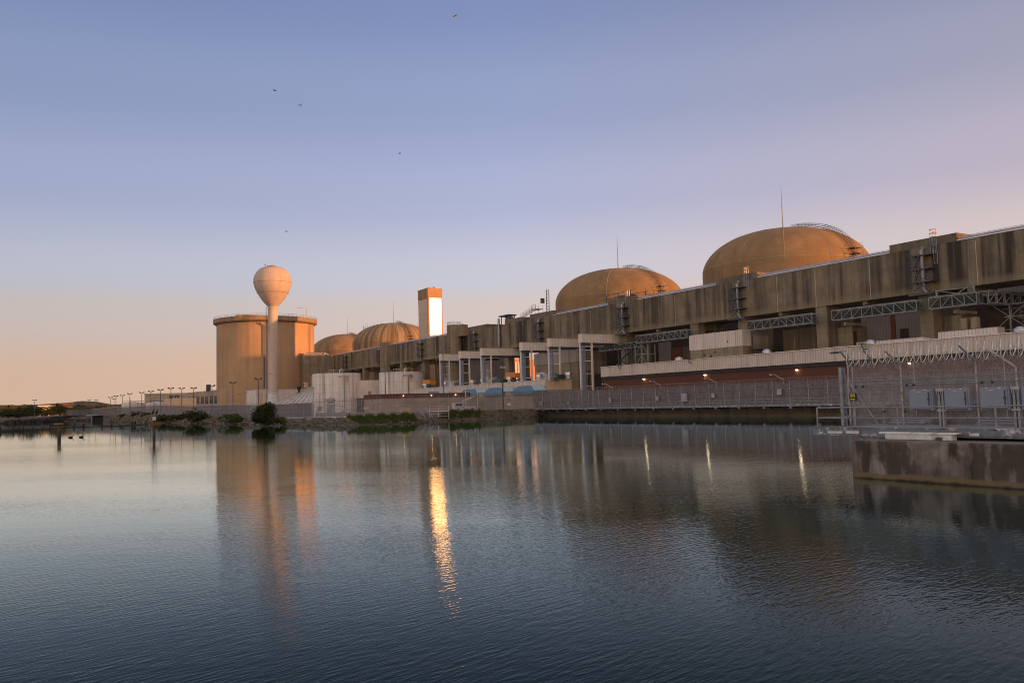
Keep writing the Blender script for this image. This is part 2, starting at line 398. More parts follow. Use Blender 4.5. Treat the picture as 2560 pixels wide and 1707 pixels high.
# ------------------------------------------------------------------ ground, banks
shore = [polar(330, 620), (51.0, 529), (49.5, 437), (52.0, 349), (55.4, 300), (56.0, 255.5), (56.4, 222), (58.5, 196), (59.8, 182), (64.0, 173), (70.5, 166), (84.2, 178), (95.3, 184), (107.8, 187.5), (121.4, 194), (131, 203)]
fl = [(230, 640, 3.4), (300, 480, 3.4), (390, 388, 3.2), (480, 335, 2.3), (560, 290, 1.9), (640, 253, 1.6), (700, 236, 1.5), (780, 213, 1.55), (840, 203, 1.6), (900, 196, 1.7), (1000, 200, 1.9), (1100, 212, 2.0), (1200, 222, 2.15), (1330, 236, 2.15)]
fence_line = [(*polar(a, d), z) for a, d, z in fl]
G = MB()
def station(t, pts):
    i = min(int(t*(len(pts)-1)), len(pts)-2); f = t*(len(pts)-1)-i
    return Vector([a+(b-a)*f for a, b in zip(pts[i], pts[i+1])])
# loft the bank between waterline and fence line
idx_s = [0, 2, 3, 4, 5, 6, 7, 8, 9, 10, 10.6, 11, 12.5, 15]
def shore_at(k):
    i = min(int(k), len(shore)-2); f = k-i
    return Vector((*[a+(b-a)*f for a, b in zip(shore[i], shore[i+1])], 0))
rows = []
for j in range(len(fence_line)-1):
    for q in range(8):
        f = q/8
        s0 = shore_at(idx_s[j]+(idx_s[j+1]-idx_s[j])*f); f0 = Vector(fence_line[j]).lerp(Vector(fence_line[j+1]), f)
        rows.append((s0, f0))
rows.append((shore_at(15), Vector(fence_line[-1])))
NB = 7; vs = []
for s0, f0 in rows:
    for k in range(NB):
        e = k/(NB-1); p = s0.lerp(f0, e); zz = -.6+(f0.z+.6)*min(1, e*1.25)**.7
        p.z = zz+(random.uniform(-.15, .15) if 0 < k < NB-1 else 0); vs.append(p)
fs = [(i*NB+k, i*NB+k+1, (i+1)*NB+k+1, (i+1)*NB+k) for i in range(len(rows)-1) for k in range(NB-1)]
G.add(vs, fs); structure(G.build('bank', 'earth', smooth=True))
S = MB()   # the site itself
for a, b in zip(fence_line[:-1], fence_line[1:]):
    ia = (max(a[0], 132) if a[1] > 206 else a[0], max(a[1], 206), 2.0); ib = (max(b[0], 132) if b[1] > 206 else b[0], max(b[1], 206), 2.0)
    S.add([a, b, ib, ia], [(0, 3, 2, 1)])
S.add([(131.5, -200, 1.99), (1800, -200, 1.99), (1800, 4000, 1.99), (131.5, 4000, 1.99)], [(0,1,2,3)])
structure(S.build('ground', 'gravel'))
FS = MB()  # land beyond the outlet, on the left
fsh = [(131, 700), (70, 655), (52, 652), (36, 648), (14, 587), (1, 558), (-20, 540), (-80, 520), (-300, 470), (-900, 400)]
vs = []
for x, y in fsh: vs += [(x, y, -.5), (x+4, y+7, 2.4), (x*1.3+20, y+60, 3.6), (x*2+200, y+900, 5), (x*5+600, 4200, 10)]
FS.add(vs, [(i*5+k, i*5+5+k, i*5+6+k, i*5+1+k) for i in range(len(fsh)-1) for k in range(4)])
structure(FS.build('far_shore', 'earth'))
def hill_mat():
    t = NT('wooded_hill')
    c = t.mix(t.rng(t.noise((.03, .03, .06), 5), .35, .65), (.028, .034, .016), (.085, .075, .03))
    t.l(c, t.b.inputs['Base Color']); t.b.inputs['Roughness'].default_value = .9; return t.m
HL = MB(); vs = []; n = 90
for i in range(n+1):
    a = radians(-40+70*i/n); top = 20+2.2*sin(i*.37)+1.6*sin(i*.9+1)+random.uniform(-1.2, 1.2)+max(0, i-50)*.12
    for d, z in ((1250, 0), (1300, top*.55), (1400, top), (1900, top*.9)): vs.append((d*sin(a), d*cos(a), z+(random.uniform(-1.2, 1.2) if z else 0)))
HL.add(vs, [(i*4+k, i*4+4+k, i*4+5+k, i*4+1+k) for i in range(n) for k in range(3)])
structure(HL.build('hills', hill_mat(), smooth=True))

def rock(mb, p, r):
    q = [Vector((random.gauss(0, 1), random.gauss(0, 1), random.gauss(0, 1))) for _ in range(3)]
    a = random.uniform(0, 6.28); e = [random.uniform(.6, 1.15)*r for _ in range(6)]
    X = Vector((cos(a), sin(a), random.uniform(-.3, .3))); Y = Vector((-sin(a), cos(a), random.uniform(-.3, .3))); Z = Vector((random.uniform(-.3,.3), random.uniform(-.3,.3), .75))
    P = Vector(p)
    vs = [P+X*e[0], P-X*e[1], P+Y*e[2], P-Y*e[3], P+Z*e[4], P-Z*e[5], P+(X+Y+Z)*r*.55, P+(X-Y+Z)*r*.5, P+(-X+Y+Z)*r*.55, P+(-X-Y+Z)*r*.5]
    mb.add(vs, [(0,2,6),(0,6,7),(0,7,3),(2,8,6),(1,8,2),(1,9,8),(1,3,9),(3,7,9),(6,8,4),(7,6,4),(9,7,4),(8,9,4),(0,5,2),(2,5,1),(1,5,3),(3,5,0)])
RK = MB()
for i in range(len(rows)-1):
    s0, f0 = rows[i]; s1, f1 = rows[i+1]; d = s0.length; L = (s1-s0).length
    big = i < 40
    for _ in range(int(L*(2.2 if big else 4.5))):
        f = random.random(); e = random.random()**1.6*(.75 if big else .42)
        p = s0.lerp(s1, f).lerp(f0.lerp(f1, f), e); p.z = -.1+(f0.z)*min(1, e*1.25)**.7
        rock(RK, p, random.uniform(.3, .75) if big else random.uniform(.1, .38))
for i in range(len(fsh)-3):
    a, b = Vector((*fsh[i+1], 0)), Vector((*fsh[i+2], 0))
    for _ in range(int((b-a).length*2.0)):
        e = random.random(); p = a.lerp(b, random.random())+Vector((4*e, 7*e, 2.2*e)); rock(RK, p, random.uniform(.5, 1.5))
o = tag(RK.build('riprap', 'stone'), 'broken grey stones piled along the waterline of the bank', 'stones'); o['kind'] = 'stuff'

# ------------------------------------------------------------------ foliage
def leaves(mb, c, rad, n, size, lumps=9, squash=1.0, floor=None):
    c = Vector(c); L = []
    for _ in range(lumps):
        d = Vector((random.gauss(0, 1), random.gauss(0, 1), random.gauss(0, .8))).normalized()*random.uniform(.35, .8)
        L.append((Vector((d.x*rad[0], d.y*rad[1], d.z*rad[2])), random.uniform(.3, .5)))
    for _ in range(n):
        o, k = random.choice(L); d = Vector((random.gauss(0, 1), random.gauss(0, 1), random.gauss(0, 1))).normalized()*random.uniform(.55, 1)**.5
        p = c+o+Vector((d.x*rad[0]*k, d.y*rad[1]*k, d.z*rad[2]*k))
        if floor is not None and p.z < floor: p.z = floor+random.random()*.3
        s_ = size*random.uniform(.6, 1.4); a = Vector((random.gauss(0, 1), random.gauss(0, 1), random.gauss(0, 1))).normalized(); b = a.orthogonal().normalized()
        mb.add([p+a*s_, p+b*s_*.6, p-a*s_, p-b*s_*.6], [(0,1,2,3)])
def tree(loc, h, r, label, leaf, cat='tree', name='broadleaf_tree', n=420, size=.75, group=None, trunk=True):
    t = thing(name, label, cat, loc, group); x, y, z = loc
    k = MB(); k.pipe([(x, y, z), (x+.1, y, z+h*.3), (x-.1, y+.1, z+h*.7)], [r*.09, r*.065, r*.03], 7)
    for _ in range(5):
        a = random.uniform(0, 6.28); hh = random.uniform(.25, .5)*h
        k.pipe([(x, y, z+hh), (x+cos(a)*r*.6, y+sin(a)*r*.6, z+hh+h*.22)], [r*.04, r*.015], 5)
    k.build('trunk', 'bark', t)
    c = MB(); leaves(c, (x, y, z+h*.58), (r, r, h*.42), n, size, 11, floor=z+.2); c.build('crown', leaf, t)
    return t
def bush(loc, h, r, label, leaf, n=350, size=.3, group=None, lumps=12):
    t = thing('bush', label, 'bush', loc, group); x, y, z = loc
    k = MB()
    for a in (0, 1.3, 2.6, 3.9, 5.2): k.pipe([(x, y, z-.2), (x+cos(a)*r*.45, y+sin(a)*r*.45, z+h*.55)], [.06, .025], 5)
    k.build('stem', 'bark', t)
    c = MB(); leaves(c, (x, y, z+h*.48), (r, r, h*.52), n, size, lumps, floor=z); c.build('crown', leaf, t)
    return t
bx, by = polar(660, 209)
bush((bx, by, -.1), 5.7, 3.1, 'large round dark green bush at the waterline in front of the mesh fence', 'leafdark', 5200, .2, None, 30)
GB = 'green bushes along the stony bank'
for px, d, h, r, lab in ((318, 455, 4.2, 4.5, 'low wide bush at the far left end of the riprap point'), (345, 428, 5.2, 3.8, 'tall bush on the riprap point above the stones'), (368, 400, 4.2, 4, 'leafy bush just left of the nest piling on the bank'),
                         (410, 338, 3.0, 3.8, 'low spreading bush just right of the nest piling'), (440, 328, 2.6, 3.4, 'smallest low bush between the nest piling and the taller shrub'), (482, 299, 4.6, 3.3, 'tall shrub standing at the waterline left of the rusty post'), (505, 296, 3.0, 3, 'low shrub beside the rusty post at the waterline'),
                         (575, 254, 2.6, 3.2, 'low bush at the waterline right of the rusty post'), (592, 249, 2.0, 2.2, 'small bush nearest the left of the large round bush'), (702, 210, 1.6, 1.5, 'tiny bush just right of the large round bush')):
    bush((*polar(px, d), .4), h, r, lab, 'leafdark' if px < 560 else 'leafmid', 420, .38, GB)
GR = MB()
def grass_patch(a, b, n, hmax, e0=.12, e1=.75):
    for _ in range(n):
        f = random.uniform(a, b); j = min(int(f), len(rows)-2); s0 = rows[j][0].lerp(rows[j+1][0], f-j); f0 = rows[j][1].lerp(rows[j+1][1], f-j)
        e = random.uniform(e0, e1); p = s0.lerp(f0, e); p.z = (f0.z+.3)*min(1, e*1.25)**.7-.3
        h = random.uniform(.3, 1)*hmax*(.6+.4*sin(f*2.3)); d = Vector((random.gauss(0, .3), random.gauss(0, .3), 1))*h; s_ = Vector((random.gauss(0, 1), random.gauss(0, 1), 0)).normalized()*.09
        GR.add([p-s_, p+s_, p+d], [(0,1,2)])
def row_at(px):
    best = min(range(len(rows)), key=lambda j: abs(atan2(rows[j][0].x, rows[j][0].y)-bearing(px)) if rows[j][0].length < 260 else 9); return best
grass_patch(row_at(905), row_at(1050), 4200, 1.35); grass_patch(row_at(1085), row_at(1200), 3800, 1.1, .2, .8); grass_patch(row_at(1210), row_at(1320), 800, .5); grass_patch(row_at(700), row_at(900), 700, .5)
o = tag(GR.build('grass', 'leafmid'), 'rough green grass and weeds growing over the bank', 'grass'); o['kind'] = 'stuff'

# far woods on the left
FT = 'trees on the far shore'
for px, d, h, r, leaf, lab in (
    (8, 640, 9, 9, 'leafolive', 'olive tree at the extreme left edge of the far shore'), (28, 690, 9, 9, 'leafgold', 'golden tree second in from the left edge'), (45, 660, 7, 7, 'leafolive', 'low olive tree left of the big dark conical tree'),
    (66, 640, 11.5, 10, 'leafdark', 'big dark tree spreading like a cone on the far shore'), (20, 600, 5.5, 9, 'leafdark', 'low dark thicket at the water edge far left'), (42, 598, 5, 8, 'leafdark', 'low dark thicket directly left of the conical tree foot'),
    (104, 720, 10, 7, 'leafgold', 'golden tree right of the far light poles'), (118, 700, 9, 6, 'leafgold', 'sunlit golden tree under the pale roofed building'), (135, 730, 13, 7, 'leafgold', 'tall golden tree between the two far buildings'),
    (150, 710, 14, 6, 'leafolive', 'tallest olive tree left of the orange building'), (168, 760, 10, 8, 'leafolive', 'tree growing beneath the orange building'), (195, 800, 13, 9, 'leafolive', 'tree right of the orange building'), (212, 780, 13, 8, 'leafgold', 'golden tree behind the far end of the fence'), (232, 820, 14, 10, 'leafolive', 'olive tree behind the fence near the outlet'), (258, 860, 14, 10, 'leafolive', 'rightmost olive tree behind the far fence')):
    tree((*polar(px, d), 2.6), h*.8, r*.95, lab, leaf, group=FT, n=620, size=.62)
FW = MB()
for _ in range(6500):
    a = bearing(random.uniform(-250, 470)); d = random.uniform(900, 1230); x, y = d*sin(a), d*cos(a); z = 4+random.random()**.7*(8.5+1.6*sin(a*60)+1.2*sin(a*171))*d/950
    s_ = random.uniform(.8, 2); A = Vector((random.gauss(0,1), random.gauss(0,1), random.gauss(0,1))).normalized()*s_; B = A.orthogonal()*.7; p = Vector((x, y, z))
    FW.add([p+A, p+B, p-A, p-B], [(0,1,2,3)])
o = tag(FW.build('woodland', 'leafolive'), 'distant wooded slope running along the left horizon', 'woods'); o['kind'] = 'stuff'

# ------------------------------------------------------------------ vacuum drum
VC = (122.3, 459.0)
t = thing('concrete_drum_building', 'huge round tan concrete drum behind the bulb water tower', 'building', (*VC, 2))
MB().lathe([(25, 1.5), (25, 48.3)], VC, 96).build('wall', 'vac', t, True)
MB().lathe([(25.02, 48.3), (26.6, 49.3), (26.6, 51.4)], VC, 96).build('ring_beam', 'vaccap', t, True)
m = MB(); m.box(VC[0]-17, VC[0]+15, VC[1]-11, VC[1]+9, 51.42, 53.1); m.box(VC[0]-19.5, VC[0]-17.02, VC[1]-6, VC[1]+5, 51.42, 52.6); m.build('roof_house', 'vac', t)
m = MB(); m.ring(VC, 26.4, 52.5, .05, 72); m.ring(VC, 26.4, 52.0, .04, 72)
for k in range(72): a = 2*pi*k/72; m.pipe([(VC[0]+26.4*cos(a), VC[1]+26.4*sin(a), 51.4), (VC[0]+26.4*cos(a), VC[1]+26.4*sin(a), 52.5)], .05, 4)
m.build('guard_rail', 'steel', t)
def on_drum(px, r):
    a = bearing(px); c, s_ = cos(a), sin(a); b = VC[0]*s_+VC[1]*c; dd = b-sqrt(max(0, b*b-(VC[0]**2+VC[1]**2-r*r))); return dd*s_, dd*c
x, y = on_drum(661, 25.7); x2, y2 = on_drum(649, 25.7)
MB().pipe([(x2, y2, 48.2), (x2, y2, 47.6), (x, y, 46.3), (x, y, 3)], .28, 8).build('downpipe', 'darksteel', t, True)
x, y = on_drum(776, 25.6); m = MB()
for s_ in (-.3, .3): m.bar((x+s_, y+s_*.4, 25), (x+s_, y+s_*.4, 48), .09)
for k in range(40): m.bar((x-.3, y-.12, 25.3+k*.57), (x+.3, y+.12, 25.3+k*.57), .06)
m.build('ladder', 'darksteel', t)
x, y = on_drum(768, 24); m = MB(); m.pipe([(x, y, 51.4), (x, y, 56.6), (x-4.2, y-.5, 57)], .16, 6); m.box(x-5, x-4, y-.9, y-.1, 56.8, 57.1); m.build('lamp_arm', 'seam', t)

# ------------------------------------------------------------------ water tower
WC = (99.5, 362.6); k = .0507
t = thing('water_tower', 'pale bulb shaped water tower on a slim stem before the drum', 'water tower', (*WC, 2))
prof = [(y_, hw) for y_, hw in ((500, 41), (490, 48), (472, 66), (450, 84), (420, 104), (390, 122), (360, 138), (330, 149), (300, 155.5), (270, 155), (240, 147), (215, 134), (195, 118), (180, 98), (170, 74), (164, 46))]
MB().lathe([(hw*k, 47.3+(500-y_)*k) for y_, hw in prof], WC, 64).build('tank', 'wtank', t, True)
m = MB(); m.lathe([(2.02, 10.9), (2.0, 30), (2.02, 46.9), (2.12, 47.0), (2.12, 47.32)], WC, 40); m.build('stem', 'wtank', t, True)
MB().lathe([(3.5, 1.8), (3.2, 3.5), (2.75, 6), (2.35, 8.8), (2.04, 10.9)], WC, 40).build('flared_base', 'whitepaint', t, True)
m = MB(); m.lathe([(1.6, 64.3), (1.6, 64.7), (1.2, 64.9)], WC, 20); m.box(WC[0]-2.3, WC[0]-1.8, WC[1]-.2, WC[1]+.3, 63.8, 64.9); m.build('hatch', 'vaccap', t)
m = MB(); m.pipe([(WC[0]-2.9, WC[1]+.5, 63.2), (WC[0]-2.9, WC[1]+.5, 65.6)], .07, 5); m.box(WC[0]-3.2, WC[0]-2.9, WC[1]+.3, WC[1]+.7, 64.8, 65.4); m.build('antenna', 'darksteel', t); MB().pipe([(WC[0]-.2, WC[1], 64.8), (WC[0]-.2, WC[1], 66)], .05, 5).build('antenna', 'darksteel', t)
m = MB()
for q in (-.25, .25): m.bar((WC[0]-2.4+q*.4, WC[1]+1.0-q, 5), (WC[0]-2.4+q*.4, WC[1]+1.0-q, 47.5), .09)
for i in range(60): m.bar((WC[0]-2.5, WC[1]+1.25, 5.5+i*.7), (WC[0]-2.3, WC[1]+.75, 5.5+i*.7), .06)
m.build('ladder', 'darksteel', t)
m = MB(); m.lathe([(.25, 38.0), (.4, 38.2), (.4, 38.9), (.1, 39.1)], (WC[0]-1.95, WC[1]-.9), 12); m.build('lamp_housing', 'wtank', t, True)
for q, z, n_ in ((7.93, 47.3+200*k, 64), (6.6, 47.3+115*k, 64), (2.05, 46.2, 40)): MB().ring(WC, q, z, .05, n_).build('weld_seam', 'vaccap', t)

# ------------------------------------------------------------------ four reactor domes
DOMES = [(203, 178), (203, 258.7), (203, 476.6), (203, 556)]
DL = ['nearest and largest brown concrete dome, rightmost of the four, with curved stair', 'brown concrete dome second from the right, half sunlit', 'ribbed stained concrete dome with a ring of short posts, left of the slab tower', 'smooth brown dome farthest left, partly hidden beside the drum']
DR, DZ, DH = 24.3, 41.0, 12.8
def dome_r(z): return DR*sqrt(max(0, 1-((max(z, DZ)-DZ)/DH)**2))**.9
for i, (D, lab) in enumerate(zip(DOMES, DL)):
    t = thing('reactor_dome', lab, 'reactor dome', (*D, 2), 'domed concrete reactor buildings')
    P = [(DR, 1.5), (DR, DZ)]+[(DR*cos(a)**.9, DZ+DH*sin(a)) for a in [radians(3*q) for q in range(1, 30)]]+[(.3, DZ+DH)]
    MB().lathe(P, D, 128).build('shell', rib_dome('ribbed_dome_concrete', *D) if i == 2 else 'dome', t, True)
    m = MB(); m.ring(D, dome_r(42.2)+.02, 42.2, .06, 96); m.ring(D, dome_r(51.3)+.02, 51.3, .04, 80)
    for q in range(12):
        a = 2*pi*q/12+.2; m.pipe([(D[0]+(r+.02)*cos(a), D[1]+(r+.02)*sin(a), z) for r, z in P[1:-2]], .045, 4)
    m.build('pour_seam', 'seam', t)
    m = MB(); m.pipe([(*D, 54), (*D, 60), (*D, 67.6)], [.2, .13, .05], 6); m.build('lightning_mast', 'steel', t)
    # stair over the crown, on the side facing -y
    m = MB(); arc = [(r, z) for r, z in P[1:] if z < 53.7]
    for x in (-.65, .65):
        for off in (.3, .85, 1.3): m.pipe([(D[0]+x, D[1]-(r+off*.75), z+off*.75) for r, z in arc]+[(D[0]+x, D[1]-3.5, DZ+DH+off*.75-.1)], .05, 4)
    for r, z in arc[::1]:
        for x in (-.65, .65): m.bar((D[0]+x, D[1]-r-.1, z+.1), (D[0]+x, D[1]-r-.95, z+.95), .05)
        m.bar((D[0]-.65, D[1]-r-.3, z+.3), (D[0]+.65, D[1]-r-.3, z+.3), .22, .05)
    for z in (37.5, 39.2, 40.9, 42.6, 44.2):
        r = dome_r(z)
        m.box(D[0]-1.6, D[0]+1.6, D[1]-r-2.4, D[1]-r-.2, z, z+.08); m.bar((D[0]-1.6, D[1]-r-2.4, z), (D[0]+1.6, D[1]-r-2.4, z+1.7), .07); m.bar((D[0]-1.6, D[1]-r-2.4, z+1.1), (D[0]+1.6, D[1]-r-2.4, z+1.1), .06)
    for x in (-1.6, 1.6): m.bar((D[0]+x, D[1]-26.6, 32), (D[0]+x, D[1]-26.2, 45), .1)
    m.build('stair', 'darksteel', t)
    if i == 2:
        m = MB(); m.lathe([(17.6, 48.9), (18.4, 49.1), (18.4, 49.7), (17.0, 49.8)], D, 72); m.build('crown_walkway', 'darksteel', t)
        for q in range(40): a = 2*pi*q/40; MB().pipe([(D[0]+18*cos(a), D[1]+18*sin(a), 49.0), (D[0]+18*cos(a), D[1]+18*sin(a), 52.3)], .07, 4).build('rail_post', 'darksteel', t)
    if i == 0:
        MB().box(D[0]-25.6, D[0]-20, D[1]-7, D[1]-4.5, 33, 37.5).build('hatch_box', 'dome', t)

# ------------------------------------------------------------------ slab tower
t = thing('lift_tower', 'slender square tower with a blinding white sunlit side', 'tower', (172, 362.6, 2))
TX, TY = 172, 362.6
MB().box(TX, TX+7.4, TY, TY+10.9, 2, 58.9).build('frame', 'towertrim', t)
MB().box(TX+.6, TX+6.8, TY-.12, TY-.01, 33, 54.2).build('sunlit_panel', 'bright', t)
MB().box(TX-.12, TX-.01, TY+.8, TY+10.1, 33, 53.8).build('shaded_panel', 'palepanel', t)  # one cladding: sunlit side near white, shaded side tinted darker in colour
for z in (40, 47): MB().box(TX-.14, TX-.121, TY+.8, TY+10.1, z, z+.12).build('panel_joint', 'towertrim', t)
m = MB(); m.box(TX-.16, TX-.005, TY, TY+10.9, 54.2, 58.9); m.build('top_band', 'vaccap', t)
for a, b, c, d, e in ((1, 2.4, 1.4, 3.2, 59.4), (3.4, 4.1, 1, 1.8, 59.6), (5.3, 6, 3.4, 4.4, 59.3)): MB().box(TX+a, TX+b, TY+c, TY+d, 58.9, e).build('roof_vent', 'darksteel', t)

# ------------------------------------------------------------------ pressure relief duct
DV, DB = 150.0, 159.0
t = thing('concrete_duct', 'long elevated brown concrete duct streaked with dark stains on columns', 'elevated duct', (DV, 240, 2))
MB().box(DV, DB, 40, 432, 22.6, 31.2).build('duct_wall', 'duct', t)
for a, b, z in ((91.5, 105.3, 32.75), (139.7, 153, 32.6), (183.1, 196.4, 32.6), (224.8, 238.8, 32.8), (243.6, 255, 32.6), (267.8, 282.4, 32.5)):
    MB().box(DV-.003, DB+.003, a, b, 31.203, z).build('raised_parapet', 'ductroof', t)
for a, b in ((40, 91.4), (105.4, 139.6), (153.1, 183), (196.5, 224.7), (300, 356), (365, 431)):
    m = MB(); m.box(DV-.12, DV+1.2, a, b, 31.203, 31.36); m.pipe([(DV+.8, a+.3, 31.75), (DV+.8, b-.3, 31.75)], .2, 8); m.build('roof_flashing', 'flash', t)
    m = MB(); y = a+.5
    while y < b: m.pipe([(DV+2, y, 31.2), (DV+2, y, 32.3)], .035, 4); y += 2.2
    for z in (31.8, 32.3): m.pipe([(DV+2, a+.4, z), (DV+2, b-.4, z)], .03, 4)
    m.build('roof_rail', 'steel', t)
for y in (123.4, 79.4, 88, 110, 134, 168, 205): MB().box(DV-.05, DV-.003, y, y+.14, 22.62, 30.6).build('drain_strip', 'seam', t)
COLS = [74, 98.5, 122.6, 145.2, 161.6, 190, 211, 232, 255, 300, 322.6, 345, 368, 390, 412]
for y in COLS:
    m = MB(); m.box(DV+.25, DV+2.7, y-1.4, y+1.4, 1.9, 22.597); m.box(DV+2.703, DB-2.703, y-1.1, y+1.1, 20.9, 22.597); m.build('support_column', 'col', t)
    m = MB(); m.box(DB-2.7, DB-.2, y-1.4, y+1.4, 1.9, 22.597); m.build('support_column', 'col', t)
for y in (90, 112, 134, 176, 200, 243, 268, 311, 335, 357, 380, 401, 422): MB().box(DV+.6, DB-.6, y-.5, y+.5, 21.8, 22.597).build('cross_beam', 'col', t)
m = MB(); m.box(DV-1.6, DV-.003, 356.6, 364.6, 2, 32.8); m.build('pilaster', 'col', t)
# round shaft and end house against the duct
t = thing('round_shaft', 'round concrete shaft standing against the duct', 'shaft', (148.4, 288, 2))
MB().lathe([(2.75, 1.9), (2.75, 33.8)], (147.2, 288), 32).build('shaft_wall', 'col', t, True)
MB().box(147.3, 149.99, 282.2, 286.8, 29.4, 33.6).build('side_box', 'col', t)
m = MB(); m.ring((147.2, 288), 2.6, 34.9, .05, 24); m.ring((147.2, 288), 2.6, 34.4, .04, 24)
for q in range(12): m.pipe([(147.2+2.6*cos(q*pi/6), 288+2.6*sin(q*pi/6), 33.8), (147.2+2.6*cos(q*pi/6), 288+2.6*sin(q*pi/6), 34.9)], .05, 4)
m.build('guard_rail', 'steel', t)
t = thing('end_house', 'narrow concrete block between the drum and the left end of the duct', 'building', (140, 436, 2))
MB().box(134, 150, 433, 441, 2, 31.8).build('wall', 'col', t); m = MB(); m.pipe([(136, 432.4, 32.6), (146, 432.4, 32.6), (147.5, 432.4, 31)], .35, 8); m.box(135, 148, 434, 440, 31.8, 32.3); m.build('roof_pipe', 'steel', t)

# risers with platforms clipped to the duct face
RL = ['nearest the right edge of the photo', 'above the ribbed room and right of the second dome', 'over the right end of the nearest white gantry', 'behind the second nearest white gantry', 'behind the third and fourth white gantries', 'just left of the round shaft', 'beside the concrete pilaster left of the slab tower', 'farthest left, closest to the drum']
RY = [98.0, 145.2, 188.8, 232.2, 276.0, 322.6, 367.2, 412.1]
def riser():
    x, y = DV-.95, 0
    r = thing('riser_pipe', '', 'riser pipe', (x, 0, 22.6), 'riser pipes with platforms on the duct face')
    MB().pipe([(DV+.2, y, 30.9), (DV-.5, y, 31.0), (x, y, 30.5), (x, y, 23.2), (x+.4, y-.5, 22.2), (DV+.3, y-1, 21.9)], .34, 10).build('pipe', 'steel', r, True)
    for z in (29.4, 26.8, 24.4):
        p = MB(); p.box(x-.75, DV-.003, y-2, y+2, z, z+.22); pl = p.build('platform', 'darksteel', r)
        if z < 29:
            g = MB()
            for yy in (-2, -1, 0, 1, 2): g.bar((x-.72, yy, z+.22), (x-.72, yy, z+1.3), .06)
            for q in (.75, 1.3): g.bar((x-.72, -2, z+q), (x-.72, 2, z+q), .05)
            g.build('guard_rail', 'darksteel', pl)
    m = MB()
    for a, b in (((x-.5, 1.6, 22.9), (x-.5, -.6, 24.4)), ((x-.5, -1.6, 22.9), (x-.5, .6, 24.4)), ((x-.6, 1.6, 24.5), (x-.6, .2, 26.8)), ((x-.6, 1.6, 26.9), (x-.6, .2, 29.4))): m.bar(a, b, .2)
    for yy in (-.75, .95): m.bar((x-.55, yy, 24.4), (x-.55, yy, 29.5), .16)
    m.box(x-.9, DV-.003, -2.6, 2.6, 22.0, 22.3)
    m.build('bracket', 'darksteel', r)
    m = MB()
    for yy in (2.3, 2.8): m.bar((x, yy, 23.6), (x, yy, 30.2), .07)
    for q in range(16): m.bar((x, 2.3, 23.7+q*.42), (x, 2.8, 23.7+q*.42), .05)
    for q in range(8): m.pipe([(x, 2.2, 24.3+q*.8), (x-.5, 2.3, 24.3+q*.8), (x-.6, 2.55, 24.3+q*.8), (x-.5, 2.8, 24.3+q*.8), (x, 2.9, 24.3+q*.8)], .03, 4)
    m.build('cage_ladder', 'darksteel', r)
    return r
r0 = riser()
for i, (y, lab) in enumerate(zip(RY, RL)):
    o = r0 if i == 0 else copy_tree(r0); o.location = (DV-.95, y, 22.6); o['label'] = 'riser pipe on the duct face, '+lab
# rooftop ladders over the parapet
for y, lab in ((95.6, 'caged ladder over the raised parapet near the right edge'), (142.5, 'caged ladder with pale top rail on the parapet before the largest dome'), (186.5, 'caged ladder on the parapet right of the second dome'), (285.5, 'tall rail cage beside the top of the round shaft')):
    m = MB(); x = DV-.3
    for yy in (-.35, .35): m.bar((x, y+yy, 27.5), (x, y+yy, 34.2), .08)
    for q in range(14): m.bar((x, y-.35, 27.8+q*.45), (x, y+.35, 27.8+q*.45), .05)
    for z in (32.6, 33.3, 34.0): m.pipe([(x, y-.5, z), (x-.7, y-.5, z), (x-.9, y, z), (x-.7, y+.5, z), (x, y+.5, z)], .05, 4)
    for dx, dy in ((-.7, -.5), (-.9, 0), (-.7, .5)): m.bar((x+dx, y+dy, 29.5), (x+dx, y+dy, 34.1), .05)
    tag(m.build('cage_ladder', 'steel', loc=(x, y, 27.5)), lab, 'ladder', 'caged ladders on the duct parapet')
m = MB(); m.pipe([(DV-.5, 258.5, 23.4), (DV-.6, 258.2, 24.5), (DV-.6, 258.2, 33.4)], .4, 10)
t = thing('vent_duct', 'grey square vent duct climbing the duct face to a roof frame', 'vent duct', (DV-.6, 258, 22.6)); m.build('pipe', 'steel', t, True)
m = MB()
for y in (252.5, 255, 257.6):
    for x in (DV+.2, DV+2.5): m.bar((x, y, 31.2), (x, y, 34.2), .22)
m.box(DV-.3, DV+3, 252, 258.8, 34.0, 34.4); m.box(DV+.5, DV+2.2, 252.6, 255, 32.6, 33.6); m.build('roof_frame', 'darksteel', t)
m = MB()   # lattice mast at the second dome
for dx, dy in ((0, 0), (1, 0), (.5, .9)): m.bar((DV+5+dx, 236+dy, 31), (DV+5+dx, 236+dy, 41.2), .12)
for q in range(10): m.bar((DV+5, 236, 31+q), (DV+6, 236, 32+q), .08); m.bar((DV+6, 236, 31+q), (DV+5.5, 236.9, 32+q), .08); m.bar((DV+5, 236, 32+q), (DV+5.5, 236.9, 31+q), .07)
t = thing('lattice_mast', 'short lattice radio mast at the left foot of the second dome', 'mast', (DV+5.5, 236.3, 31)); m.build('lattice', 'darksteel', t)
MB().box(DV+3.6, DV+4.6, 236.6, 237.6, 36.6, 38.2).build('dish', 'darksteel', t)
m = MB()
for q in range(9): m.bar((DV+1.5, 247-q*.9, 32.6+q*.22), (DV+2.6, 247-q*.9, 32.6+q*.22), .5, .06)
for x in (DV+1.5, DV+2.6):
    m.bar((x, 247.4, 32.6), (x, 239, 34.6), .12); m.bar((x, 247.4, 33.7), (x, 239, 35.7), .07); m.bar((x, 247.4, 33.2), (x, 239, 35.1), .06)
    for q in range(5): m.bar((x, 247.2-q*2, 32.6+q*.47), (x, 247.2-q*2, 33.8+q*.47), .07)
m.box(DV+1.2, DV+4, 236.8, 239.6, 34.5, 34.7)
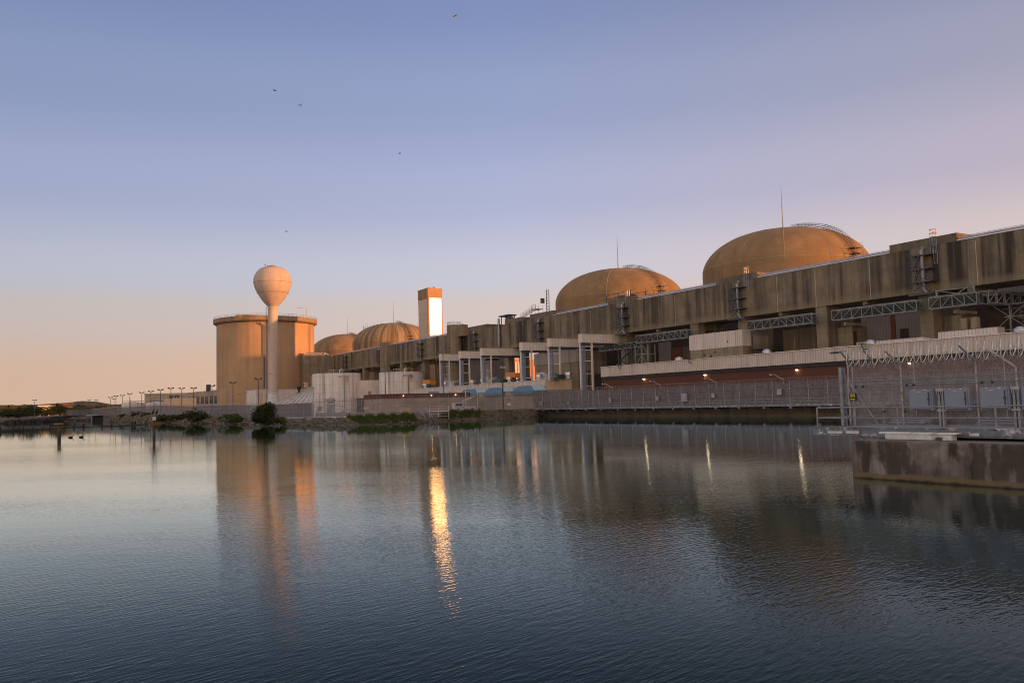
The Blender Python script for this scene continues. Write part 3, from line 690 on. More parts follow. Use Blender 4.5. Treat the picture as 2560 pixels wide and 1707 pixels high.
for x in (DV+1.2, DV+4):
    for y in (236.8, 239.6): m.bar((x, y, 32.8), (x, y, 36), .1)
m.bar((DV+1.2, 236.8, 36), (DV+1.2, 239.6, 36), .08)
tag(m.build('roof_stair', 'steel', loc=(DV+2, 243, 32.6)), 'open steel stair stepping up the duct roof left of the lattice mast', 'stair')
m = MB()
for x in (166, 172):
    for y in (206, 212, 218): m.bar((x, y, 31), (x, y, 37.4), .2)
for z in (34.5, 36, 37.4):
    m.bar((166, 205, z), (166, 222, z), .14); m.bar((172, 205, z), (172, 222, z), .14)
m.box(165, 173, 204, 219, 34.2, 34.5); m.box(167, 170, 208, 213, 34.5, 36.6); m.bar((166, 205, 34.5), (160, 196, 33), .2); m.bar((166, 206, 35.6), (160, 197, 34), .1)
tag(m.build('roof_platform', 'darksteel', loc=(169, 212, 31)), 'railed steel platform on the roof between the two big domes', 'platform')

# ------------------------------------------------------------------ buildings behind and below the duct
t = thing('auxiliary_building', 'dark clad plant building in shadow behind the duct columns, right half', 'building', (175, 160, 2))
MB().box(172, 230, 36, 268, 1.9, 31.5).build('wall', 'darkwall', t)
for a, b, z0, z1 in ((121.4, 129, 3, 22), (113, 120.1, 3, 22), (60, 100, 22.9, 27), (60, 87, 3, 20.4), (195, 200.5, 3, 21), (104, 111, 3, 20)): MB().box(171.7, 171.99, a, b, z0, z1).build('grey_cladding_panel', 'ribpurple', t)
for a, b in ((130, 142), (186, 190), (206, 213), (166, 171)): MB().box(171.75, 171.99, a, b, 3, 19).build('dark_cladding_panel', 'ribdark', t)
for a, b, z0, z1 in ((120.2, 121.3, 3, 21), (177, 184, 3, 18), (190.4, 194.6, 3, 19), (216, 224, 3, 14)): MB().box(171.6, 171.98, a, b, z0, z1).build('rust_panel', 'rustpanel', t)
for a in (88, 91, 94, 97): MB().box(171.5, 171.69, a, a+2.6, 20.7, 22.7).build('window', 'window', t)
for a, z0, z1 in ((117, 15.5, 18), (125.5, 12, 16)): MB().box(171.5, 171.69, a, a+2, z0, z1).build('louvre', 'darkwall', t)
for z in (16, 18.5, 20.6): MB().box(171.3, 171.45, 101, 104, z, z+.3).build('ledge', 'darksteel', t)
m = MB()
for _ in range(60):
    y = random.choice((random.uniform(100, 104), random.uniform(172, 176), random.uniform(199, 205), random.uniform(225, 240), random.uniform(60, 100))); z = random.uniform(3, 15)
    if random.random() < .5: m.pipe([(170.8, y, z), (170.8, y, z+random.uniform(3, 7))], random.uniform(.08, .2), 5)
    else: m.pipe([(170.9, y, z), (170.9, y+random.uniform(2, 5), z)], random.uniform(.06, .14), 5)
m.build('wall_pipe', 'pipes', t)
t = thing('turbine_hall', 'unseen long hall behind the two nearer domes, sized for the shade it casts', 'building', (260, 160, 2)); MB().box(238, 300, 168, 252, 1.9, 45).build('wall', 'darkwall', t); MB().box(238.2, 300, -420, 167.9, 1.9, 37).build('wall', 'darkwall', t)  # unseen hall; heights and ends set to shade the domes and near pier
t = thing('auxiliary_building', 'dark plant building behind the far columns between slab tower and drum', 'building', (180, 470, 2)); MB().box(172, 230, 384, 640, 1.9, 30).build('wall', 'beige', t)
m = MB(); m.box(171.7, 171.99, 400, 408, 3, 16); m.box(171.7, 171.99, 415, 425, 5, 18); m.box(171.7, 171.99, 388, 392, 3, 13); m.build('doorway', 'darkwall', t)
t = thing('panel_building', 'pale grey panel building under the duct behind the white gantries', 'building', (168, 312, 2))
MB().box(165, 175, 292, 338, 1.9, 22).build('wall', 'ribpurple', t)
m = MB(); m.box(164.8, 164.99, 293, 299, 8, 20); m.box(164.8, 164.99, 306, 314, 3, 12); m.box(164.8, 164.99, 322, 334, 4, 16); m.build('pale_panel', 'whitesheet_y', t)
m = MB(); m.box(164.75, 164.99, 315, 320, 9, 19); m.build('rust_panel', 'beige', t)
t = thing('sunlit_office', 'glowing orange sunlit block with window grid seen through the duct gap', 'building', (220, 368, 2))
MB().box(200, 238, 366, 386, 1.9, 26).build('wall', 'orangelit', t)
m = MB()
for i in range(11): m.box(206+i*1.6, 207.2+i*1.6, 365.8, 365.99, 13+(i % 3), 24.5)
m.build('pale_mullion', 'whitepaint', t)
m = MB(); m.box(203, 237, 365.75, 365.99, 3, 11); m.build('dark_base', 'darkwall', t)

# ribbed room, rooms under the duct
t = thing('ribbed_room', 'pale ribbed metal room with concrete base tucked below the duct', 'plant room', (147, 151, 2))
MB().box(147.2, 149.9, 142.5, 160, 1.9, 15.6).build('base', 'col', t)
m = MB(); m.corrugated(147.0, 142.3, 160.1, 15.7, 19.4, .55, .1); m.box(147.12, 149.9, 142.4, 160, 15.62, 19.4); m.build('ribbed_wall', 'corr', t)
MB().box(149.9, 156, 142.45, 160, 1.9, 19.0).build('end_wall', 'col', t)
MB().box(150.4, 151.2, 142.35, 142.44, 15.2, 18).build('door', 'darkwall', t)
m = MB(); m.box(150.5, 155.4, 142.3, 142.43, 15, 18.2); m.build('grey_panel', 'beige', t)
m = MB()
for y, z in ((155, 14.3), (151.5, 14.8), (152.8, 13.9), (147, 17)): m.lathe([(.22, z-.22), (.22, z+.22)], (147.15, y), 10)
m.build('wall_port', 'darkwall', t)
m = MB(); m.box(149.6, 158, 141, 142.3, 14.7, 14.9)
for x in (149.7, 151.8, 153.9, 156, 157.9): m.bar((x, 141.05, 14.9), (x, 141.05, 16), .06); m.bar((x, 142.3, 13.6), (x, 141.1, 14.7), .1)
for z in (15.4, 16): m.bar((149.6, 141.05, z), (158, 141.05, z), .05)
m.build('landing', 'darksteel', t)
m = MB()
for dx in (0, 1): m.bar((156.5, 141+dx*.9, 14.8), (160.5, 141+dx*.9, 11), .2, .3); m.bar((156.5, 141+dx*.9, 15.9), (160.5, 141+dx*.9, 12.1), .07)
for q in range(10): m.bar((156.7+q*.4, 141, 14.6-q*.38), (156.7+q*.4, 141.9, 14.6-q*.38), .3, .05)
m.build('stair', 'darksteel', t)
t = thing('ribbed_room', 'grey panelled room on concrete base between the two nearest gantries', 'plant room', (147, 222, 2))
MB().box(147.2, 149.9, 208, 232, 1.9, 15.6).build('base', 'col', t); MB().box(147, 149.9, 207.8, 232.2, 15.62, 19.4).build('ribbed_wall', 'rib_y', t); MB().box(149.9, 156, 208.1, 232, 1.9, 19).build('end_wall', 'col', t)
m = MB(); m.box(150.6, 151.3, 208, 208.08, 4, 13); m.box(153, 155.5, 208, 208.08, 4, 12); m.build('doorway', 'darkwall', t)
for y, lab in ((119.5, 'concrete block room just right of the plain column under the duct'), (95.6, 'low concrete room at the foot of the right hand duct column')):
    t = thing('block_room', lab, 'plant room', (154, y, 2)); MB().box(153.2, 158, y-2.2, y+1.4, 1.9, 18).build('wall', 'col', t); MB().box(151, 153.1, y-2.6, y+1.2, 1.9, 14).build('plinth', 'col', t)
    m = MB(); m.box(150.2, 157, y-2.9, y-2.5, 18.1, 18.7); m.build('beam', 'seam', t); MB().box(153.4, 154.4, y-2.28, y-2.21, 12, 17).build('door', 'darkwall', t)
t = thing('block_room', 'brown panelled concrete room under the duct left of the plain column', 'plant room', (160, 137.5, 2)); MB().box(160, 168, 132.7, 141.9, 1.9, 19.4).build('wall', 'duct', t)
for yy in (138.4,): MB().box(159.9, 159.99, yy, yy+.14, 2, 19).build('drain_strip', 'seam', t)
for y, lab in ((88.4, 'left of a pair of square beige pillars behind the ribbed roof'), (86.6, 'right of a pair of square beige pillars behind the ribbed roof')):
    t = thing('square_pillar', lab, 'pillar', (146, y, 12)); MB().box(145.4, 146.4, y-.55, y+.55, 12.2, 16.6).build('shaft', 'col', t)

# steel pipe trusses
def truss(y0, y1, x, z0, z1, label, rust=False, bay=2.3):
    t = thing('pipe_bridge', label, 'pipe bridge', (x, y0, z0), 'steel lattice pipe bridges under the duct'); m = MB(); n = max(2, round((y1-y0)/bay)); b = (y1-y0)/n
    for xx in (x, x+1.8):
        for z in (z0, z1): m.bar((xx, y0, z), (xx, y1, z), .2)
        for i in range(n+1): m.bar((xx, y0+i*b, z0), (xx, y0+i*b, z1), .13)
        for i in range(n):
            if i < n/2: m.bar((xx, y0+i*b, z0), (xx, y0+(i+1)*b, z1), .11)
            else: m.bar((xx, y0+i*b, z1), (xx, y0+(i+1)*b, z0), .11)
    for i in range(n+1):
        for z in (z0, z1): m.bar((x, y0+i*b, z), (x+1.8, y0+i*b, z), .1)
    m.build('lattice', 'greensteel', t)
    p = MB()
    for k in range(9): zz = z0+.3+(k % 5)*.34; xx = x+.4+(k//5)*.8; p.pipe([(xx, y0-.5, zz), (xx, y1+.5, zz)], random.uniform(.07, .14), 6)
    p.build('pipe_run', 'pipes', t)
    return t
truss(160.3, 180.2, 146.6, 19, 21, 'green steel pipe bridge between the nearest gantry and the ribbed room')
truss(122, 140.3, 146.6, 19, 21, 'green steel pipe bridge from the ribbed room to the plain column')
truss(98, 117, 146.6, 19, 21, 'green steel pipe bridge left of the right hand duct column, with one crossed bay')
truss(86.5, 95.5, 146.6, 19, 21.1, 'rusty pipe bridge right of the right hand duct column')
truss(180.6, 200, 149, 18.2, 19.6, 'short dark pipe bridge behind the nearest white gantry')
t = thing('pipe_rack', 'rusty steel pipe rack and stairs at the right edge under the duct', 'pipe rack', (155, 80, 12)); m = MB()
for z in (19, 21.1):
    for y in (84.6, 86.3): m.bar((147, y, z), (162, y, z), .2)
for x in (147, 149.5, 152, 154.5, 157, 159.5, 162):
    for y in (84.6, 86.3): m.bar((x, y, 19), (x, y, 21.1), .13)
    m.bar((x, 84.6, 19), (min(x+2.5, 162), 84.6, 21.1), .1); m.bar((x, 84.6, 21.1), (x, 86.3, 21.1), .1)
for x in (154, 158, 162):
    for y in (70, 76, 82, 85): m.bar((x, y, 12.5), (x, y, 19), .26)
    for z in (14.5, 16.8, 19): m.bar((x, 68, z), (x, 86, z), .2)
for y in (70, 76, 82):
    m.bar((154, y, 14.5), (154, y+6, 19), .14); m.bar((154, y+6, 14.5), (154, y, 19), .14); m.bar((154, y, 12.5), (154, y+5, 14.5), .14)
for q in range(12): m.bar((153.6, 68+q*1.5, 16.9), (153.6, 68+q*1.5, 18.2), .06)
m.bar((153.6, 68, 18.2), (153.6, 86, 18.2), .06); m.bar((146.8, 94, 22.2), (146.8, 87, 22.0), .16); m.bar((146.8, 94, 21.1), (146.8, 94, 22.3), .26); m.bar((146.8, 87, 21.1), (146.8, 87, 22.9), .26); m.bar((146.8, 90, 21.2), (146.8, 87, 22.8), .15); m.bar((146.8, 90, 21.2), (146.8, 94, 22.2), .13)
m.build('frame', 'greensteel', t)
m = MB()
for k in range(14): x = random.uniform(155, 161); z = random.uniform(13, 19); m.pipe([(x, 66, z), (x, 86, z)], random.uniform(.1, .22), 6)
m.build('pipe_run', 'pipes', t)
t = thing('stair_tower', 'open dark steel stair tower right of the nearest white gantry', 'stair tower', (148, 180, 2)); m = MB()
for x in (147, 149.5):
    for y in (176, 178.6, 181.2): m.bar((x, y, 2), (x, y, 18.6), .22)
for z in range(4, 19, 3):
    for x in (147, 149.5): m.bar((x, 176, z), (x, 181.2, z), .16)
    m.bar((147, 176, z), (147, 178.6, z+2.6), .13); m.bar((147, 181.2, z), (147, 178.6, z+2.6), .13)
m.build('frame', 'greensteel', t); m = MB()
for k, z in enumerate(range(3, 17, 3)):
    a, b = (183, 189) if k % 2 else (189, 183); m.bar((148, a, z), (148, b, z+3), .5, .25); m.bar((148, a, z+1.1), (148, b, z+4.1), .07)
for y in (183, 186, 189): m.bar((147.4, y, 2), (147.4, y, 18), .16)
for k in range(7): m.pipe([(149, 182.3+k*.5, 2), (149, 182.3+k*.5, 17.5)], .1, 5)
m.build('flight', 'darksteel', t)

# ------------------------------------------------------------------ white gantries
GLAB = ['nearest, largest on the right with the longest roof', 'second nearest', 'third from the right', 'fourth from the right, set apart by a gap', 'fifth from the right', 'farthest, leftmost beside the round shaft']
GY = [194.7, 210.6, 226.2, 251.6, 267.1, 282.7]
def gantry(y, ln, zb, lab):
    t = thing('gantry', 'white gantry on thin legs, '+lab, 'gantry', (138, y, zb), 'white clad monorail gantries')
    x0, x1 = 138, ln
    m = MB(); m.box(x0, x1, y-1.75, y, 20, 22.45); m.build('roof_casing', 'whitesheet_x', t)
    MB().box(x0-.06, x1+.05, y-1.85, y+.06, 22.453, 22.56).build('roof_trim', 'beige', t)
    MB().box(x0+.4, x1, y-1.25, y-.5, 19.3, 19.997).build('crane_rail', 'darksteel', t)
    for xx, yy in ((138.15, y-.25), (141.2, y-1.5)): MB().box(xx, xx+.42, yy-.22, yy+.22, zb, 19.997).build('leg', 'legpaint', t)
    m = MB()
    for z in (8, 11.5, 15, 18):
        if z > zb+1: m.bar((138.4, y-.25, z), (141.3, y-1.5, z), .16)
    m.build('brace', 'legpaint', t)
    m = MB()
    for k in range(7): xx = 138.75+(k % 4)*.32; yy = y-.5-(k//4)*.5; m.pipe([(xx, yy, zb+.2), (xx, yy, 19.9)], random.uniform(.08, .15), 5)
    m.build('cable_bundle', 'bluecable', t)
for y, ln, zb, lab in zip(GY, (158.5, 157, 159, 154, 153.5, 147.5), (1.9, 10.2, 10.2, 10.2, 10.2, 10.2), GLAB): gantry(y, min(ln, 149.8) if False else ln, zb, lab)

# ------------------------------------------------------------------ low white pump house with blue hoods
t = thing('pump_house', 'long low white ribbed building under the gantries with blue hoods', 'building', (138, 260, 2))
MB().box(133.3, 138, 211.9, 236, 1.9, 7.4).build('base', 'beige', t)
MB().box(133.3, 138, 236.01, 330, 1.9, 7.4).build('base', 'beige', t)
MB().box(138.1, 149.6, 211.8, 330, 1.9, 10.3).build('core', 'beige', t)
m = MB(); m.corrugated(138.0, 211.6, 330, 7.5, 10.4, .5, .07); m.build('ribbed_front', 'corr', t)
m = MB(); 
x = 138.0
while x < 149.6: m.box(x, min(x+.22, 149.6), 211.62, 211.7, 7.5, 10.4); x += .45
m.box(138.0, 149.6, 211.7, 211.79, 7.5, 10.4); m.build('ribbed_end', 'creamlit', t)  # end face coloured brighter and warmer to stand for light on it
MB().box(137.9, 149.7, 211.5, 330, 10.403, 10.55).build('coping', 'whitepaint', t)
MB().box(133.2, 138, 211.9, 330, 7.403, 7.5).build('ledge', 'darksteel', t)
def hood(y, lab):
    t = thing('intake_hood', 'blue steel intake hood, '+lab, 'intake hood', (133.5, y, 6.4), 'blue intake hoods in a row')
    y0, y1, z0, z1 = y-6.2, y+6.2, 6.4, 8.9
    f = [(132.6, y0, z0), (137.6, y0, z0), (137.6, y1, z0), (132.6, y1, z0), (132.6, y0, z0+.9), (137.6, y0, z0+.9), (137.6, y1, z0+.9), (132.6, y1, z0+.9), (133.2, y0+2.6, z1), (137.4, y0+2.6, z1), (137.4, y1-3, z1), (133.2, y1-3, z1)]
    MB().add(f, [(0,3,2,1), (0,1,5,4), (1,2,6,5), (2,3,7,6), (3,0,4,7), (4,5,9,8), (5,6,10,9), (6,7,11,10), (7,4,8,11), (8,9,10,11)]).build('body', 'bluehood', t)
    MB().add([(133.0, y0+.1, z0+1.02), (137.3, y0+.1, z0+1.02), (137.1, y0+2.35, z1-.12), (133.4, y0+2.35, z1-.12), (133.0, y0+.02, z0+1.1), (137.3, y0+.02, z0+1.1), (137.1, y0+2.27, z1-.02), (133.4, y0+2.27, z1-.02)],
             [(0,1,2,3), (4,7,6,5), (0,4,5,1), (1,5,6,2), (2,6,7,3), (3,7,4,0)]).build('lid', 'bluelit', t)  # lit slope of the hood, its light painted as paler blue
for y, lab in ((216.4, 'nearest and rightmost of the row'), (233.8, 'second from the right, behind the dark lamp pole'), (250.8, 'third from the right, above the end of the brick band'), (278, 'farthest left, half hidden by the brick band')): hood(y, lab)
t = thing('brick_shed', 'low building with a dark red brick band before the right tank', 'building', (110, 236, 2))
MB().box(94.8, 123.5, 232, 246, 1.9, 6.15).build('wall', 'beige', t); MB().box(94.7, 123.6, 231.9, 246, 6.153, 7.45).build('brick_band', 'brick', t)
for i, x in enumerate((101.5, 110.5, 118.5)): MB().lathe([(.14, 6.75), (.14, 6.95)], (x, 231.8), 8).build('wall_light', 'lamp', t)

# roof gear on the pump house
def turbine_vent(x, y, lab, z=10.5):
    t = thing('roof_fan', 'round white roof fan, '+lab, 'roof fan', (x, y, z), 'white mushroom fans on the pump house roof')
    MB().lathe([(.55, z), (.55, z+.9)], (x, y), 16).build('stack', 'whitepaint', t, True)
    MB().lathe([(.7, z+.9), (1.05, z+1.0), (1.05, z+1.75), (.8, z+1.9), (.1, z+2)], (x, y), 20).build('cap', 'flash', t, True)
    return t
for px, x, lab in ((1424, 140, 'nearest the right end of the roof'), (1350, 140, 'in front of the right white roof unit'), (1275, 140, 'just right of the dark lamp pole'), (1209, 140, 'before the middle white roof unit'), (1182, 141, 'low one behind the curved lamp post'), (1114, 140, 'before the left white roof unit'), (1064, 140, 'farthest left beside the right tank')):
    a = bearing(px); turbine_vent(x, x/math.tan(a), lab)
for px, lab in ((1362, 'right white boxy air unit on the pump house roof'), (1222, 'middle white boxy air unit on the pump house roof'), (1128, 'left white boxy air unit on the pump house roof')):
    y = 142.5/math.tan(bearing(px)); t = thing('air_unit', lab, 'air unit', (142.5, y, 10.5)); MB().box(141.4, 144.6, y-2.4, y+2.6, 10.7, 12.6).build('casing', 'whitepaint', t); MB().box(141.2, 144.7, y-2.5, y+2.7, 12.603, 12.95).build('lid', 'flash', t)
    m = MB()
    for yy in (y-2, y+2): m.box(141.6, 144.4, yy-.1, yy+.1, 10.5, 10.7)
    m.build('skid', 'darksteel', t)
for px, lab in ((1285, 'orange tarped machine on the roof beside the third gantry leg'), (1074, 'orange covered machine on the roof right of the right tank')):
    y = 144/math.tan(bearing(px)); t = thing('machine', lab, 'machine', (144, y, 10.5)); m = MB(); m.box(142.8, 145.4, y-3.4, y+3.2, 12.2, 13.6); m.prism([(y-3.6, 12.2), (y+3.4, 12.2), (y+2.6, 14), (y-3, 13.9)], 0, 142.6, 142.78); m.build('cover', 'orange', t)
    m = MB()
    for yy in (y-2.8, y-1, y+1, y+2.8): m.box(143, 143.3, yy-.15, yy+.15, 10.5, 12.2); m.pipe([(143.6, yy, 10.6), (143.6, yy+1.2, 11.9)], .15, 6)
    m.box(142.9, 145, y-3, y+3, 11.2, 11.5); m.build('frame', 'darksteel', t)
for px, lab in ((1392, 'dark canvas covered crate right of the right air unit'), (1312, 'dark low crate behind the third gantry leg'), (1247, 'dark crate left of the lamp pole on the roof'), (1150, 'dark crate at the foot of the fifth gantry')):
    y = 141/math.tan(bearing(px)); m = MB(); m.prism([(y-2.6, 10.56), (y+2.4, 10.56), (y+2.9, 11.7), (y+.4, 12.1), (y-2.9, 11.8)], 0, 140.2, 142.4); tag(m.build('covered_crate', 'darksteel', loc=(141, y, 10.56)), lab, 'crate')

# ------------------------------------------------------------------ screen house: brick with corrugated fascia
t = thing('screen_house', 'long dark brick building under a deep corrugated white fascia', 'building', (134, 110, 2))
MB().box(134.5, 146.3, 20, 179, 1.9, 12.3).build('brick_wall', 'brick', t)
m = MB(); m.corrugated(133.8, 20*1.0+.46, 179.2, 9.98, 12.5, .62, .2); m.box(133.95, 134.49, 20, 179.2, 10.0, 12.45); m.build('corrugated_fascia', 'corr', t)
MB().box(133.7, 146.5, 20, 179.3, 12.503, 12.62).build('coping', 'flash', t)
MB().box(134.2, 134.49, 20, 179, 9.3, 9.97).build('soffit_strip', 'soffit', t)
for y, z, lab in ((162.5, 8.8, 'left'), (141.5, 8.9, 'm'), (116, 8.8, 'r'), (91.7, 8.8, 'rr')):
    f = MB().box(134.1, 134.49, y-.3, y+.3, z+.12, z+.25).build('wall_light', 'darksteel', t); MB().lathe([(.05, z-.12), (.26, z-.02), (.26, z+.1)], (134.2, y), 10).build('bulb', 'lamp', f)
VLAB = ['leftmost, before the bare concrete leg', 'below the landing of the ribbed room', 'right of the plain column', 'at the right edge of the photo']
for (y, x), lab in zip(((154.5, 138.5), (127.3, 138.5), (102.2, 138.5), (75, 138.5)), VLAB):
    t = thing('roof_cowl', 'white domed roof cowl, '+lab, 'roof cowl', (x, y, 12.6), 'white domed cowls on the brick building')
    MB().lathe([(.55, 12.6), (.55, 13.0)], (x, y), 14).build('neck', 'steel', t); MB().lathe([(1.0, 13.0), (1.0, 13.15), (.85, 13.5), (.45, 13.75), (.05, 13.82)], (x, y), 20).build('cap', 'flash', t, True)
for a, b, x, z, lab in ((94, 108, 142, 13.7, 'low ribbed strip wall behind the fascia right of the plain column'), (80, 90.5, 141, 14.2, 'low ribbed strip wall behind the fascia near the right edge')):
    t = thing('roof_strip', lab, 'roof screen', (x, (a+b)/2, 12.6)); m = MB(); m.corrugated(x, a, b, 12.63, z, .5, .08); m.box(x+.1, x+2, a, b, 12.63, z-.02); m.build('ribbed_wall', 'corr', t); MB().box(x-.05, x+2.1, a, b, z+.003, z+.08).build('cap', 'darksteel', t)
for y, lab in ((171, 'left'), (145.6, 'm'), (100.3, 'r')):
    m = MB(); m.pipe([(133.6, y+1.4, 12.75), (133.2, y, 12.8), (133.1, y-1.2, 12.7)], .08, 5); m.pipe([(133.2, y, 12.8), (133.1, y-.2, 12.2), (133, y-.8, 11.7), (133, y-1.4, 11.8)], .1, 5); m.box(132.9, 133.5, y-.3, y+.5, 12.62, 12.9)
    tag(m.build('camera_bracket', 'darksteel', loc=(133.3, y, 12.6)), 'dark bracket with hanging cable on the fascia edge, '+{'left': 'near its left end', 'm': 'below the ribbed room', 'r': 'above the near fence razor wire'}[lab], 'bracket', 'cable brackets on the fascia')

# ------------------------------------------------------------------ quay wall, far walkway, far fences
structure(MB().box(130, 131.6, -60, 206, -3, 2.03).build('quay_wall', 'pierend'))
t = thing('walkway', 'long grey steel walkway bracketed off the far quay wall', 'walkway', (129, 140, 2))
MB().box(128, 131.2, 40, 205, 2.05, 2.2).build('deck', 'decktop', t)
MB().box(127.8, 127.997, 40, 205, 1.85, 2.3).build('edge_beam', 'deck', t)
m = MB(); y = 41
while y < 205: m.bar((128.1, y, 2.0), (129.95, y-1.2, .5), .14); y += 4.6
m.build('bracket', 'darksteel', t)
m = MB(); y = 41
while y < 205: m.bar((127.95, y, 2.2), (127.95, y, 3.35), .07); y += 2.3
for z in (2.75, 3.3): m.bar((127.95, 40, z), (127.95, 205, z), .06)
m.build('handrail', 'rail', t)
m = MB()
for q in range(22): y = 60+q*6.6; m.box(128.3, 128.8, y-.25, y+.25, 1.45, 2.04)
m.build('underdeck_box', 'steel', t)

def line_fence(pts, h, gap, name, label, mesh, loopr, pitch, posts=True, arm=0.5, seg=9, inward=(1, 0)):
    t = thing(name, label, 'fence', pts[len(pts)//2]); P = [Vector(p) for p in pts]
    m = MB()
    for a, b in zip(P[:-1], P[1:]): m.add([a, b, b+Vector((0, 0, h)), a+Vector((0, 0, h))], [(0,1,2,3)])
    m.build('mesh_panel', mesh, t)
    L = [0]
    for a, b in zip(P[:-1], P[1:]): L.append(L[-1]+(b-a).length)
    def at(s_):
        for i in range(len(P)-1):
            if s_ <= L[i+1] or i == len(P)-2: return P[i].lerp(P[i+1], (s_-L[i])/(L[i+1]-L[i])), (P[i+1]-P[i]).normalized()
    n = int(L[-1]/gap); inn = Vector((*inward, 0))
    made = 0
    for k in range(n+1):
        p, d = at(k*L[-1]/n); p = p-inn*.06
        q = MB(); q.pipe([p, p+Vector((0, 0, h+.05))], .055 if h < 4.2 else .075, 5); q.bar(p+Vector((0, 0, h)), p+Vector((0, 0, h+.45))-inn*.4, .07)
        if made < 100: q.build('post', 'post', t); made += 1
    r = MB()
    for z in (.15, h*.42, h*.7, h-.03):
        r.pipe([p+Vector((0, 0, z))-inn*.08 for p in P], .035, 4)
    r.build('rail', 'rail', t)
    if loopr:
        c = MB(); N = int(L[-1]/pitch*seg); pts_ = []
        for k in range(N+1):
            p, d = at(min(L[-1], k*L[-1]/N)); a = 2*pi*k/seg; side_ = Vector((d.y, -d.x, 0)); rr = loopr*(1+.18*sin(k*.713))
            pts_.append(p+Vector((0, 0, h+.28))+side_*(cos(a)*rr)+Vector((0, 0, sin(a)*rr)))
        c.pipe(pts_, .022 if loopr < .5 else .03, 3); c.build('razor_coil', 'farrazor', t)
    return t
line_fence([(129.6, 205, 2.2), (129.6, 150, 2.2), (129.6, 95, 2.2), (129.6, 40, 2.2)], 4.4, 4.3, 'security_fence', 'tall mesh fence with razor coil on the far quay before the brick wall', 'farmesh_y', .42, .62)
line_fence([fence_line[j] for j in range(7, 14)], 3.7, 3.4, 'security_fence', 'see through mesh fence along the grassy bank in the middle', 'farmesh_x', .35, .8, inward=(.2, .98))
lf = [fence_line[j] for j in range(7, -1, -1)]+[(*polar(165, 690), 3.4)]
line_fence(lf, 3.6, 5.6, 'security_fence', 'long grey mesh fence curving away along the left bank', 'leftmesh', .42, 1.25)
# boxes and lamps on the far fence
for px, sz, z, lab in ((1354, .55, 3.0, 'small pale box farthest left on the quay fence'), (1422, .35, 3.2, 'tiny box second from the left on the quay fence'), (1527, .45, 3.5, 'box below the left fence lamp'), (1645, .42, 3.6, 'box below the second fence lamp'), (1712, .85, 3.2, 'large pale cabinet in the middle of the quay fence'), (1785, .42, 3.9, 'box below the third fence lamp'), (1951, .5, 4.1, 'box nearest the pier on the quay fence')):
    y = 129.3/math.tan(bearing(px)); t = thing('fence_box', lab, 'junction box', (129.2, y, z), 'pale junction boxes on the quay fence'); MB().box(129.0, 129.35, y-sz, y+sz, z, z+sz*2.1).build('casing', 'flash', t); m = MB(); m.box(128.96, 128.997, y-sz*.85, y+sz*.85, z+.1, z+sz*2); m.build('door', 'steel', t)
for px, lab in ((1532, 'leftmost'), (1653, 'second'), (1793, 'third'), (1961, 'nearest the pier')):
    y = 129.3/math.tan(bearing(px)); t = thing('fence_lamp', 'small cranked lamp over the quay razor wire, '+lab, 'lamp', (129.4, y, 6.6), 'cranked lamps on the quay fence'); m = MB(); m.pipe([(129.4, y, 6.0), (129.3, y+.1, 7.0), (128.4, y+1.3, 7.9)], .08, 5); m.build('arm', 'steel', t); MB().box(127.4, 128.5, y+1.2, y+1.7, 7.86, 8.05).build('head', 'flash', t)

# ------------------------------------------------------------------ near pier, walkway, fence
PM = MB().box(31.6, 36.5, -40, 24.6, -2, 1.6)
o = PM.build('pier', 'pier'); structure(o)
bv = o.modifiers.new('bevel', 'BEVEL'); bv.width = .07; bv.segments = 2
structure(MB().box(36.55, 60, -40, 25.2, -2, 1.75).build('pier_ground', 'gravel'))
structure(MB().box(31.72, 36.4, -39, 24.45, 1.5, 1.612).build('pier_top', 'gravel'))
t = thing('walkway', 'near steel walkway with flaking paint overhanging the concrete pier', 'walkway', (33.3, 20, 2))
MB().box(33.35, 38.5, -5, 27.8, 1.95, 2.03).build('deck', 'decktop', t)
m = MB(); m.box(33.2, 33.347, -5, 27.9, 1.78, 2.06); m.box(33.35, 38.5, 27.803, 27.9, 1.78, 2.06); m.build('edge_beam', 'deck', t)
m = MB(); m.box(33.15, 33.197, -5, 27.9, 1.72, 1.77); m.box(33.15, 33.197, -5, 27.9, 2.063, 2.1); m.build('flange', 'deck', t)
for y in (27.7, 25.6, 23.45, 21.35, 19.2, 17.1, 15, 12.9): m = MB(); m.pipe([(33.3, y, 2.03), (33.3, y, 2.98)], .034, 8); m.box(33.2, 33.4, y-.08, y+.08, 2.035, 2.08); m.build('rail_post', 'rail', t, True)
for y in (36.0, 38.3): MB().pipe([(y, 27.75, 2.03), (y, 27.75, 2.98)], .034, 8).build('rail_post', 'rail', t, True)
for z in (2.5, 2.97): MB().pipe([(33.3, 5, z), (33.3, 27.72, z), (38.4, 27.75, z)], .032, 8).build('handrail', 'rail', t, True)
m = MB(); m.bar((33.9, 26.4, 1.8), (33.9, 24.7, 1.15), .08); m.bar((36, 26.4, 1.8), (36, 24.7, 1.15), .08); m.bar((33.5, 26.5, 1.78), (38.4, 26.5, 1.78), .1); m.build('strut', 'steel', t)
m = MB()
for y0, y1 in ((27.0, 26.2), (26.0, 25.3), (20.2, 19.8), (23.6, 23.4)): m.box(33.12, 33.149, y1, y0, 1.8, 1.83+random.random()*.1)
m.build('paint_patch', 'whitepaint', t)
m = MB(); m.box(32.55, 32.95, 20.6, 23.6, 1.62, 1.86); m.prism([(32.5, 1.862), (33.0, 1.862), (32.95, 1.93), (32.6, 1.93)], 1, 20.4, 23.9)
